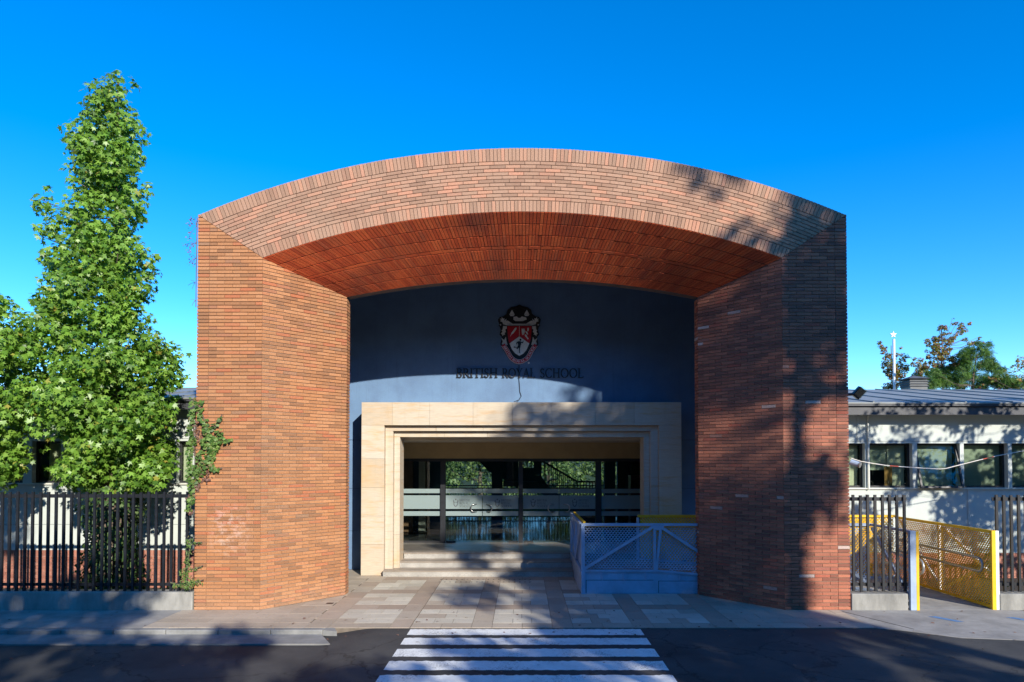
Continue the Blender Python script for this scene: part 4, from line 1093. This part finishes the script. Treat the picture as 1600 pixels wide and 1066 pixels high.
# ------------------------------------------------------------------ fences on low concrete walls
def fence(label, x0, n, pitch, ztop, wall):
    f = thing('metal_fence', label, 'fence', (x0 + n*pitch/2, .12, .35), 'black bar fences either side of the gateway')
    xa, xb = min(x0, x0+pitch*(n-1)), max(x0, x0+pitch*(n-1))
    me = None
    for i in range(n):
        if me is None:
            q = MB(); q.box(-.0235,-.019,.335,.0235,.019,ztop); me = q.mesh('fence_bar', M['black'])
        o = link(me, 'fence_bar', f); o.location = Vector((x0+pitch*i + random.gauss(0,.002), .12 + random.gauss(0,.001), random.gauss(0,.004)))
    for za, zb_ in ((ztop-.115,ztop-.045),(.44,.50)):
        boxp('rail', M['black'], (xa-.06,.142,za,xb+.06,.172,zb_), f)
fence('long black metal bar fence in front of the maple tree', -6.585, 60, -.1518, 2.285, None)
fence('short black metal bar fence between the gateway and the ramp post', 6.505, 8, .1438, 2.225, None)
fence('black metal bar fence starting beside the yellow railing end post', 9.325, 40, .1438, 2.225, None)
q = MB()
def lw(label, a, b, zt, y0=-.0):
    q = MB(); q.box(a, y0, -.25, b, .32, zt)
    tag(q.build('low_wall', M['lowwall'], bevel=.02), label, 'low wall', 'low concrete walls carrying the fences')
lw('long rough grey concrete low wall under the fence by the maple tree', -30, -6.41, .345)
lw('short shaded concrete low wall under the short fence next to the ramp', 6.40, 7.50, .315, -.01)
lw('pale concrete low wall under the fence beside the yellow railing', 9.29, 30, .31, .0)

# ------------------------------------------------------------------ small fittings
cc = thing('security_camera', 'small grey security camera on the side of the gateway under the loose rope', 'camera', P(1333,726,.6))
c = P(1334,725,.6); q = MB(); q.tube([c+Vector((-.06,.0,.04)), c+Vector((.07,-.12,-.02))], .055, 12); q.build('camera_body', M['ramp_blue'], cc)
q = MB(); q.tube([c+Vector((.055,-.11,-.015)), c+Vector((.075,-.13,-.025))], .06, 12); q.build('camera_hood', M['tube'], cc)
q = MB(); q.tube([Vector((6.37,.62,c.z+.02)), c], .02, 8); q.build('bracket', M['tube'], cc)
fl = thing('floodlight', 'dark floodlight fixed high on the side of the gateway above the roof edge', 'lamp', P(1336,612,.7))
c = P(1338,613,.7); q = MB(); q.bar(c+Vector((-.04,0,-.10)), c+Vector((.10,-.05,.07)), .16, .14); q.build('lamp_housing', M['black'], fl, bevel=.01)
q = MB(); q.bar(c+Vector((-.02,-.085,-.09)), c+Vector((.11,-.13,.06)), .15, .012); q.build('lamp_glass', M['winglass'], fl)
q = MB(); q.tube([Vector((6.37,.7,c.z-.06)), c+Vector((-.04,0,-.04))], .03, 8); q.build('bracket', M['black'], fl)
rpts = [(1329,716),(1345,721),(1365,724.5),(1385,727.5),(1410,729.5),(1440,731.5),(1468,733),(1478,732.2),(1500,726.5),(1530,719),(1560,712),(1600,704.5),(1680,690),(1800,668)]
q = MB(); pts = [P(x,y,1.0+.004*i) for i, (x,y) in enumerate(rpts)]
q.tube(pts, .009, 6)
rope = q.build('rope', M['rope']); tag(rope, 'thin white and red rope sagging from the gateway across the white building', 'rope')
q = MB()
for a, b_ in ((3,4),(9,10)):
    q.tube([pts[a].lerp(pts[b_],.2), pts[a].lerp(pts[b_],.75)], .0098, 6)
q.build('red_section', M['ropered'], rope)

# ------------------------------------------------------------------ foliage
def leaf_arrays(kind):
    if kind == 'star':
        V = [(0,.18,.03)]; lobes = [(90,1.0),(38,.86),(-14,.62),(194,.62),(142,.86)]
        order = [(90,1.,-.06),(64,.44,.05),(38,.88,-.08),(12,.40,.04),(-16,.66,-.10),(-62,.20,.02),(-118,.20,.02),(196,.66,-.10),(168,.40,.04),(142,.88,-.08),(116,.44,.05)]
        for a, r, z in order: V.append((r*math.cos(math.radians(a)), .18+r*math.sin(math.radians(a)), z))
        n = len(order); Fc = [(0, 1+i, 1+(i+1)%n) for i in range(n)]
    elif kind == 'ivy':
        V = [(0,.1,.04)]; order = [(90,.95,-.05),(55,.6,0),(25,.8,-.06),(-30,.55,-.03),(-90,.12,0),(210,.55,-.03),(155,.8,-.06),(125,.6,0)]
        for a, r, z in order: V.append((r*math.cos(math.radians(a)), .1+r*math.sin(math.radians(a)), z))
        n = len(order); Fc = [(0, 1+i, 1+(i+1)%n) for i in range(n)]
    elif kind == 'long':
        V = [(0,-.2,0),(.16,.25,.04),(0,1,-.12),(-.16,.25,.04)]; Fc = [(0,1,2),(0,2,3)]
    elif kind == 'frond':
        V = []; Fc = []
        for i in range(7):
            y = -.3+i*.2
            for s in (1,-1):
                l = .42*(1-.5*abs(i-2.5)/4); k = len(V); V += [(0,y,0),(s*l*.5,y+.12,.02),(s*l,y+.16,-.05),(s*l*.5,y+.02,.02)]; Fc += [(k,k+1,k+2),(k,k+2,k+3)]
    else:
        V = [(0,-.5,0),(.42,-.1,.08),(.30,.5,0),(0,.85,-.12),(-.30,.5,0),(-.42,-.1,.08)]; Fc = [(0,1,2),(0,2,3),(0,3,4),(0,4,5)]
    return np.array(V), np.array(Fc)
def leaves(name, C, Nn, size, kind, mat, parent, down=.6, label=None, part_kind='stuff', up=None):
    C = np.asarray(C, float); Nn = np.asarray(Nn, float); n = len(C)
    V, Fc = leaf_arrays(kind)
    Nn /= np.linalg.norm(Nn, axis=1, keepdims=True) + 1e-9
    T_ = rng.normal(0, .45, (n, 3)); T_[:,2] -= down; T_ += Nn*.25
    T_ -= Nn * (T_*Nn).sum(1, keepdims=True); T_ /= np.linalg.norm(T_, axis=1, keepdims=True) + 1e-9
    B_ = np.cross(T_, Nn)
    s = (np.asarray(size) * np.ones(n))[:,None,None]
    W = C[:,None,:] + s*(B_[:,None,:]*V[None,:,0:1] + T_[:,None,:]*V[None,:,1:2] + Nn[:,None,:]*V[None,:,2:3])
    W = W.reshape(-1, 3); Fa = (Fc[None] + (np.arange(n)*len(V))[:,None,None]).reshape(-1, Fc.shape[1])
    me = bpy.data.meshes.new(name); me.vertices.add(len(W)); me.vertices.foreach_set('co', W.ravel())
    me.loops.add(Fa.size); me.loops.foreach_set('vertex_index', Fa.ravel().astype(np.int32))
    me.polygons.add(len(Fa)); me.polygons.foreach_set('loop_start', (np.arange(len(Fa))*Fc.shape[1]).astype(np.int32))
    me.update(calc_edges=True); me.validate(); me.materials.append(M[mat])
    o = link(me, name, parent); tag(o, label, kind=part_kind); return o
def scatter(clumps, n, hollow=.55, out=.7, upb=.45, jit=.55):
    """leaf centres and facings spread over a set of ellipsoidal clumps (x, y, z, r)"""
    K = np.array(clumps); w_ = K[:,3]**2; w_ /= w_.sum()
    idx = rng.choice(len(K), n, p=w_); d = rng.normal(0, 1, (n, 3)); d /= np.linalg.norm(d, axis=1, keepdims=True)
    r = K[idx,3]*(hollow + (1-hollow)*rng.random(n)**.6)
    C = K[idx,:3] + d*r[:,None]*np.array([1,1,.85])
    Nn = d*out + rng.normal(0, jit, (n,3)); Nn[:,2] += upb
    return C, Nn
def trunk_and_limbs(root, base, top, r0, clumps, n_limbs, mat='bark', lean=.25):
    q = MB(); base, top = Vector(base), Vector(top)
    m = 9; pts = [base.lerp(top, i/m) + Vector((random.gauss(0,.03), random.gauss(0,.03), 0))*(i > 0) for i in range(m+1)]
    q.tube(pts, [r0*(1.25 if i == 0 else 1)*(1-.93*i/m)+.012 for i in range(m+1)], 10)
    ch = random.sample(list(clumps), min(n_limbs, len(clumps)))
    for (x, y, z, r) in ch:
        e = Vector((x, y, z)); hgt = (top-base).length
        zt = max(.12, min(.92, (z-base.z)/hgt - lean*((e.xy-base.xy).length/ max(hgt,.1))))
        s = base.lerp(top, zt); mid = s.lerp(e, .5) + Vector((0,0,-.08*(e-s).length))
        rr = max(.012, r0*(1-zt)*.38)
        q.tube([s, mid, e], [rr, rr*.65, .008], 6)
    return q.build('trunk', M[mat], root, smooth=True)

# the maple in front of the white building: crown filled from its outline
prof = [(108,178,203),(125,160,207),(142,136,207),(165,132,208),(182,128,208),(200,108,229),(222,104,228),(245,106,224),(262,110,220),(285,116,231),(305,112,231),(330,96,222),(350,92,218),(372,84,216),
        (395,70,246),(415,66,255),(432,66,253),(455,62,238),(470,50,230),(490,40,232),(515,20,236),(540,10,268),(555,8,288),(580,6,290),(600,10,278),(625,14,272),(650,24,276),(680,60,272),(705,72,276),(730,78,282),(748,100,262),(762,125,240)]
side = [(292,62,84),(310,50,92),(335,50,96),(360,56,98),(380,60,90),(400,62,84)]
TY = 1.25
def crown_from(rows, cx, rmin, rmax, dens, ylim):
    out = []
    for (y, a, b), (y2, a2, b2) in zip(rows, rows[1:]):
        for _ in range(max(1, int((b-a)*(y2-y)/dens))):
            t = random.random(); yy = y+(y2-y)*t; xa, xb = a+(a2-a)*t, b+(b2-b)*t; hw = (xb-xa)/2; xm = (xa+xb)/2
            r = random.uniform(rmin, rmax); r = min(r, max(hw*.55, 7))
            x = random.uniform(xa+r*.75, xb-r*.75) if xb-xa > 1.5*r else xm
            k = math.sqrt(max(0, 1-((x-xm)/max(hw,1))**2)); dy = random.uniform(-1,1)*k*hw/73*.85
            dy = max(min(dy, 1.35), -1.15); dep = TY+dy
            p = P(CX+(x-CX)*1.0, yy, TY); s = (dep+D)/(TY+D)
            out.append((p.x*s, dep, H+(p.z-H)*s, r/73))
    return out
cl = crown_from(prof, 168, 15, 28, 190, 0) + crown_from(side, 74, 9, 15, 170, 0)
for (y, xa, xb) in prof[1:-1]:
    for xe in (xa, xb):
        if random.random() < .75:
            p = P(xe+random.uniform(-5,5), y+random.uniform(-9,9), TY+random.uniform(-.5,.3)); cl.append((p.x,p.y,p.z,random.uniform(5,9)/73))
mt = thing('maple_tree', 'tall bright green maple with star shaped leaves rising behind the long fence', 'tree', (P(172,900,TY).x, TY, -.1))
mb_ = P(172,900,TY).x
trunk_and_limbs(mt, (mb_,TY,-.15), (P(185,125,TY).x, TY, P(185,125,TY).z), .14, cl, 46)
C, Nn = scatter(cl, 30000, .55); Nn[:,1] -= .5; Nn[:,0] += .2
leaves('crown', C, Nn, rng.uniform(.055,.115,len(C)), 'star', 'leaf', mt)
# second maple whose branches come in at the picture's edge
row2 = [(455,-70,14),(470,-90,40),(490,-100,56),(520,-110,62),(560,-120,70),(600,-120,60),(640,-110,52),(690,-100,56),(720,-95,42),(760,-80,16)]
cl2 = crown_from(row2, -30, 14, 26, 260, 0)
mt2 = thing('maple_tree', 'second green maple whose branches reach over the far end of the long fence', 'tree', (P(-60,900,TY).x, TY, -.1))
trunk_and_limbs(mt2, (P(-60,900,TY).x,TY,-.15), (P(-50,440,TY).x, TY, P(-50,440,TY).z), .11, cl2, 20)
C, Nn = scatter(cl2, 9000, .6); Nn[:,1] -= .5; Nn[:,0] += .2
leaves('crown', C, Nn, rng.uniform(.062,.112,len(C)), 'star', 'leaf', mt2)
# ivy on its stump
iv = thing('ivy', 'dense dark ivy wrapped round the base of the maple behind the fence', 'ivy', (mb_, TY, 0))
n = 2300; th = rng.uniform(0, 2*np.pi, n); zz = rng.uniform(-.1, 2.35, n); rr = (.50 + .10*np.sin(zz*3+th*2) + .07*rng.normal(size=n)) * np.where(zz > 2, .8, 1)
C = np.stack([mb_+.05+rr*np.cos(th), TY+rr*np.sin(th), zz], 1); Nn = np.stack([np.cos(th), np.sin(th), .35*np.ones(n)], 1) + rng.normal(0,.4,(n,3))
leaves('foliage', C, Nn, rng.uniform(.045,.085,n), 'ivy', 'ivy_dark', iv)
q = MB()
for k in range(5):
    t = k*1.25; q.tube([(mb_+.05+.36*math.cos(t), TY+.36*math.sin(t), -.1), (mb_+.05+.33*math.cos(t+.4), TY+.33*math.sin(t+.4), 1.2), (mb_+.04+.25*math.cos(t+.7), TY+.25*math.sin(t+.7), 2.2)], .03, 6)
q.tube([(mb_,TY,-.1),(mb_,TY,2.3)], [.34,.24], 12)
q.build('stem', M['bark'], iv)
# climbing ivy on the gateway's corner
def creeper(label, spots, mat, y, size, stems, kind='ivy', extra=None):
    root = thing('climbing_ivy', label, 'ivy', (-6.35, y, spots[0][2] if False else 0), 'ivy on the corner of the gateway')
    C, Nn = [], []
    for (x, py, r, m) in spots:
        for _ in range(m):
            a = random.uniform(0, 2*math.pi); d = r*math.sqrt(random.random()); p = P(x+d*math.cos(a), py+d*math.sin(a), y)
            C.append((p.x, y - abs(random.gauss(0,.045)), p.z)); Nn.append((random.gauss(0,.5), -1, random.gauss(.4,.4)))
    leaves('foliage', C, Nn, rng.uniform(size*.7,size*1.3,len(C)), kind, mat, root)
    q = MB()
    for s in stems: q.tube([P(a, b, y) for a, b in s], .011, 5)
    q.build('stem', M['bark'], root); return root
up_sp = []
def alongs(pts, r, m, lst):
    for (a, b), (c_, d_) in zip(pts, pts[1:]):
        k = max(1, int(math.hypot(c_-a, d_-b)/4))
        for i in range(k): lst.append((a+(c_-a)*i/k, b+(d_-b)*i/k, r, m))
s1 = [(300,626),(306,632),(312,640),(318,652),(322,668),(326,684),(332,700),(330,716),(322,732),(312,744),(304,756),(300,775),(297,800)]
s2 = [(322,672),(334,668),(342,660),(347,648)]; s3 = [(330,690),(342,692),(352,688),(364,688)]; s4 = [(328,724),(336,734),(347,732)]; s5 = [(300,640),(299,680),(297,720),(299,760)]
s6 = [(345,676),(340,686),(334,704),(326,722)]; s7 = [(318,629),(308,626)]
for s, r, m in ((s1,5,5),(s2,3.2,3),(s3,3.5,4),(s4,3,4),(s5,4.5,5),(s6,7,7),(s7,3,3)): alongs(s, r, m, up_sp)
for c_ in ((326,690,12,60),(318,715,11,50),(305,735,9,45),(334,700,9,50),(302,690,7,35)): up_sp.append(c_)
creeper('light green ivy spreading over the brick corner of the gateway above the fence', up_sp, 'ivy', -.03, .05, [s1,s2,s3,s4,s5])
dry = thing('dry_creeper', 'brown withered creeper among the ivy on the gateway corner', 'creeper', (-6.3,-.02,2.9))
C = []; Nn = []
for (x, y_, r) in ((303,665,7),(308,682,8),(303,700,7),(314,728,8),(322,742,7),(308,758,6),(299,775,4),(311,640,6),(298,800,3)):
    for _ in range(34):
        p = P(x+random.gauss(0,r*.5), y_+random.gauss(0,r*.8), -.02); C.append((p.x, -.02-abs(random.gauss(0,.02)), p.z)); Nn.append((random.gauss(0,.5),-1,random.gauss(0,.5)))
leaves('foliage', C, Nn, rng.uniform(.02,.045,len(C)), 'ivy', 'dry', dry)
q = MB(); q.tube([P(302,640,-.02),P(303,690,-.03),P(306,730,-.02),P(299,790,-.02)], .012, 5); q.build('stem', M['bark'], dry)
lo_sp = []
t1 = [(297,842),(296,860),(294,880),(292,900),(292,918)]; t2 = [(297,853),(306,848),(316,847)]; t3 = [(296,890),(308,888),(317,884)]; t4 = [(293,912),(305,910),(318,906)]; t5 = [(292,916),(280,914),(266,910)]
for s, r, m in ((t1,6,7),(t2,2.5,4),(t3,3,4),(t4,4.5,6),(t5,3,5)): alongs(s, r, m, lo_sp)
lo_sp += [(296,910,11,70),(288,895,7,35)]
creeper('small bright green ivy bush at the foot of the gateway corner on the low wall', lo_sp, 'ivy', -.06, .055, [t1,t2,t3,t4,t5], 'long')
tw = thing('bare_twigs', 'thin withered twigs sticking out beside the top corner of the gateway', 'twigs', (-6.4,.3,7))
q = MB(); C = []; Nn = []
for (a, b_), tips in (((308,352),((300,345),(294,352),(298,366),(303,342))),((307,380),((296,372),(290,382),(294,392),(299,384))),((306,404),((299,398),(297,408),(302,410))),((305,442),((298,438),(300,452),(294,446))),((305,470),((298,468),(300,478)))):
    for (x, y_) in tips:
        p0, p1 = P(a, b_, .25), P(x, y_, .2+random.gauss(0,.06)); q.tube([p0, p0.lerp(p1,.5)+Vector((0,0,.02)), p1], [.006,.004,.003], 4)
        if b_ < 420:
            for _ in range(9): C.append(p1 + Vector((random.gauss(0,.03),random.gauss(0,.03),random.gauss(0,.035)))); Nn.append((random.gauss(0,1),-1,random.gauss(0,1)))
q.tube([P(308,340,.25),P(307,400,.25),P(306,480,.25)], .009, 5)
q.build('stem', M['bark'], tw); leaves('dry_leaf', C, Nn, rng.uniform(.015,.03,len(C)), 'ivy', 'dry', tw)
# weeds along the fence feet
wd_ = MB()
C = []; Nn = []
for _ in range(520):
    x = random.choice([random.uniform(-12.5,-6.6), random.uniform(9.5,12.5)]); C.append((x, random.uniform(.36,.8), random.uniform(-.08,.42)*random.random()**.5)); Nn.append((random.gauss(0,.6),-.7,.8))
tag(leaves('weeds', C, Nn, rng.uniform(.03,.07,len(C)), 'ivy', 'ivy_dark', None), kind='stuff')

# unseen wooded slope added across the street to keep low skylight off the recess
def added_hill_mat():
    m, nt, p, out = new_mat('added_wooded_slope')
    n = pos_noise(nt, .5, 8, .7); r = ramp(nt, [(.35,(.015,.028,.01)),(.55,(.045,.07,.022)),(.7,(.08,.09,.035))]); nt.links.new(n.outputs[0], r.inputs[0])
    nt.links.new(r.outputs[0], p.inputs['Base Color']); p.inputs['Roughness'].default_value = 1; bump(nt, p, n.outputs[0], 1., .6); return m
q = MB(); nx, ny = 70, 12
for j in range(ny+1):
    for i in range(nx+1):
        x = -140+280*i/nx; t = j/ny; y = -40-60*t
        q.v.append((x + random.gauss(0,.6), y + random.gauss(0,.8), -.5 + 17*math.sin(min(t*2,1)*math.pi/2)**1.2 + (random.gauss(0,.8) if j else 0)))
for j in range(ny):
    for i in range(nx):
        k = j*(nx+1)+i; q.f.append((k,k+1,k+nx+2,k+nx+1)); q.m.append(0)
q.build('added_hill', added_hill_mat(), kind='structure')

C = []; Nn = []
for _ in range(230):
    x, y = random.uniform(-11, 10), random.choice([random.uniform(-1.5,-.05), random.uniform(-5,-1.5), random.gauss(-1.75,.12)])
    C.append((x, y, (road_z(x) if y < -1.4 else 0)+.012)); Nn.append((random.gauss(0,.25), random.gauss(0,.25), 1))
leaves('fallen_leaves', C, Nn, rng.uniform(.018,.05,len(C)), 'star', 'dry', None, down=0.)

# trees beyond the roof
def crown_px(spots, Y, spread):
    out = []
    for (x, y, r) in spots:
        dy = random.uniform(-spread, spread); p = P(x, y, Y+dy); out.append((p.x, p.y, p.z, r*(Y+dy+D)/F))
    return out
def far_tree(name, label, Y, base_px, top_px, spots, n, size, kind, mat, r0=.1, spread=.5, limbs=12, bark='bark', hollow=.3, lean=.25):
    c = crown_px(spots, Y, spread)
    if mat == 'autumn':   # stray leaves between the tufts
        c = [(x, y, z, r*1.25) for x, y, z, r in c] + [(x+random.gauss(0,.22), y+random.gauss(0,.2), z+random.gauss(-.05,.22), r*random.uniform(.5,.9)) for x, y, z, r in c for _ in range(2)]
    bx = P(base_px, 700, Y).x
    root = thing(name, label, 'tree', (bx, Y, 0)); tp = P(*top_px, Y)
    trunk_and_limbs(root, (bx,Y,-.3), tp, r0, c, limbs, bark, lean)
    C, Nn = scatter(c, n, hollow); leaves('crown', C, Nn, rng.uniform(size*.7,size*1.3,n), kind, mat, root); return root
far_tree('young_maple', 'thin autumn coloured maple wrapped around the white star pole', 17.4, 1396, (1392,540),
    [(1376,541,4),(1382,546,4),(1379,550,3),(1388,556,5),(1390,566,6),(1394,576,7),(1403,570,6),(1411,562,5),(1413,573,6),(1409,583,7),(1392,588,6),(1402,598,8),(1413,598,6),(1386,603,6),(1394,608,7),(1388,571,4),(1414,556,4),(1400,580,6),(1398,590,6),(1385,580,4)], 2600, .065, 'star', 'autumn', .05, .25, 36)
far_tree('young_maple', 'tall thin reddish maple with separate leaf tufts rising above the feathery tree', 16.0, 1474, (1474,508),
    [(1449,532,3.5),(1450,539,3),(1449,548,3),(1451,557,2.5),(1461,530,5),(1463,540,6),(1461,550,5),(1470,548,7),(1474,556,6),(1480,552,4),(1482,545,4.5),(1487,530,5),(1484,536,4),(1475,511,4),(1470,510,3.5),(1477,514,3),(1474,523,4),(1476,534,3),(1485,560,5),(1466,560,5),(1492,566,6),(1488,572,6),(1439,562,3.5),(1434,570,5),(1436,580,6),(1441,590,5),(1502,508,4),(1506,516,4.5),(1501,520,3.5),(1507,531,3),(1515,537,3.5),(1526,536,3.5),(1470,570,6),(1480,578,7),(1462,578,6),(1446,572,5),(1456,566,4)], 3600, .065, 'star', 'autumn', .05, .3, 70)
sp = []
for (x, y, r) in ((1455,600,14),(1440,598,10),(1470,594,14),(1488,590,15),(1505,584,16),(1520,588,18),(1540,592,17),(1556,596,16),(1572,600,12),(1500,600,15),(1530,604,14),(1460,582,9),(1512,572,11),(1506,552,9),(1515,545,9),(1520,556,10),(1536,544,9),(1541,552,10),(1546,565,11),(1552,574,10),(1535,570,10),(1508,560,8),(1530,536,5),(1546,538,5),(1450,585,7),(1586,604,10),(1560,584,7),(1432,588,8),(1444,575,7),(1466,588,9),(1478,578,8),(1492,574,9),(1480,598,10),(1428,602,8),(1576,592,9),(1590,596,8),(1566,578,7),(1502,566,8)):
    sp.append((x, y, min(r, 12)))
far_tree('feathery_tree', 'broad bright green feathery leaved tree above the grey roof', 15.2, 1510, (1522,560), sp, 5200, .17, 'frond', 'feather', .12, 1.0, 24, hollow=.2)
far_tree('young_maple', 'yellowing maple branch sloping up at the far end of the grey roof', 14.5, 1640, (1630,560),
    [(1560,592,5),(1568,588,6),(1575,583,6),(1582,578,6),(1588,573,6),(1594,568,6),(1600,562,6),(1606,570,8),(1612,560,8),(1550,594,4),(1572,592,5),(1585,590,5),(1590,600,8),(1600,596,10),(1612,590,12),(1625,600,14)], 700, .075, 'star', 'autumn', .06, .3, 14)
far_tree('dark_tree', 'dark green tree corner low at the end of the roof', 13.6, 1640, (1630,600), [(1598,604,7),(1606,598,9),(1615,606,12),(1628,600,14),(1640,610,14),(1600,612,8)], 420, .10, 'star', 'leaf_shade', .08, .3, 6)
# trees seen through the hall
q = MB()
for i in range(41):
    x = -90 + 4.5*i
    for t in range(6): q.v.append((x+random.gauss(0,.5), 44+9*t+random.gauss(0,.5), -.6 + 6.2*math.sin(t/5*math.pi/2) + (random.gauss(0,.4) if t else 0)))
for i in range(40):
    for t in range(5): k = i*6+t; q.f.append((k,k+6,k+7,k+1)); q.m.append(0)
q.build('added_hill', added_hill_mat(), kind='structure')  # rear hill added to keep bright sky out of the hall floor's reflection
tag(boxp('hedge', M['rear'], (-14,22.6,-.3,14,23.4,.95)), 'clipped low hedge beyond the barred railing at the back of the hall', 'hedge')
for i, (x, y, hh) in enumerate(((-6.5,27,5.2),(-2.6,29,5.6),(1.6,27.5,5.4),(5.4,28.5,5.6),(9.5,30,5.5),(-11,30,5.5))):
    c = [(x+random.gauss(0,1.5), y+random.gauss(0,1.1), random.uniform(.2,hh), random.uniform(.5,.9)) for _ in range(60)]
    root = thing('garden_tree', ['pale green garden tree seen through the first double door','dense grey green garden tree behind the stair landing','light green garden tree seen past the stair railing','tall pale tree behind the narrow dark bars of the last pane','green tree standing beyond the end of the open hall','bushy green tree beyond the timber panel side of the hall'][i], 'tree', (x,y,-.3))
    trunk_and_limbs(root, (x,y,-.35), (x,y,hh-.6), .16, c, 14); C, Nn = scatter(c, 5200, .3); leaves('crown', C, Nn, rng.uniform(.09,.2,5200), 'broad', 'rear', root)

# ------------------------------------------------------------------ street trees across the road and beside it; crowns throw the dappled shade, the last tall ones are added to block skylight
def shade_tree(label, x, y, zlo, zhi, rx, n_cl, n, r0, size=(.16,.30), rc=(.5,.95), gaps=()):
    c = []
    while len(c) < n_cl:
        k = random.random()**.45
        d = Vector((random.gauss(0,1),random.gauss(0,1),random.gauss(0,1))).normalized(); X, Y_, Z = x+d.x*k*rx, y+d.y*k*rx*.8, (zlo+zhi)/2+d.z*k*(zhi-zlo)/2
        c.append((X, Y_, Z, random.uniform(*rc)))
    root = thing('street_tree', label, 'tree', (x, y, 0))
    trunk_and_limbs(root, (x,y,-.05), (x,y,zhi-1.2), r0, c, 40)
    C, Nn = scatter(c, n, .25); leaves('crown', C, Nn, rng.uniform(*size,n), 'broad', 'leaf_shade', root); return root
SYD = -22.
shade_tree('tall broad street tree standing opposite the darker pillar of the gateway', 16.1, SYD, 9.0, 22.5, 3.7, 56, 5600, .38, (.14,.26), (.5,1.05))
shade_tree('spreading low street tree opposite the maple', -.9, SYD-.4, 4.2, 13.2, 5.0, 80, 9500, .28)
shade_tree('low street tree between the spreading one and the zebra crossing tree', 4.6, SYD+.6, 2.4, 9.5, 3.3, 48, 5600, .22)
shade_tree('low rounded street tree opposite the zebra crossing', 8.2, SYD+.3, 3.0, 8.9, 3.6, 50, 5600, .28)
shade_tree('medium street tree opposite the entrance steps', 13.7, SYD-1., 6.0, 14.8, 3.1, 58, 8200, .24)
shade_tree('low street tree opposite the ramp gate', 22., SYD, 3.2, 9.6, 4.2, 60, 6000, .26)
shade_tree('low dark street tree at the far end of the row opposite the fence', -8., SYD, 3.6, 10.2, 4.0, 52, 5600, .26)
shade_tree('small leafy tree on the pavement beside the yellow railing fence', 14.9, -2.6, 3.4, 8.6, 3.1, 64, 6300, .15, (.07,.15), (.35,.65))
for lab, x, y in (('tall dark unseen tree added far along the row beyond the low dark one', -12., -26.), ('very tall bushy unseen tree added at the fence end of the row', -21., -27.), ('tallest unseen tree added at the far fence end of the row', -31., -26.),
                  ('tall dark unseen tree added past the low tree opposite the ramp gate', 35., -25.), ('very tall bushy unseen tree added at the ramp end of the row', 45., -27.)):
    shade_tree(lab, x, y, 4., 21., 5.0, 60, 5200, .4, (.30,.5), (.9,1.6))  # tall trees added out of view to cut skylight on the entrance
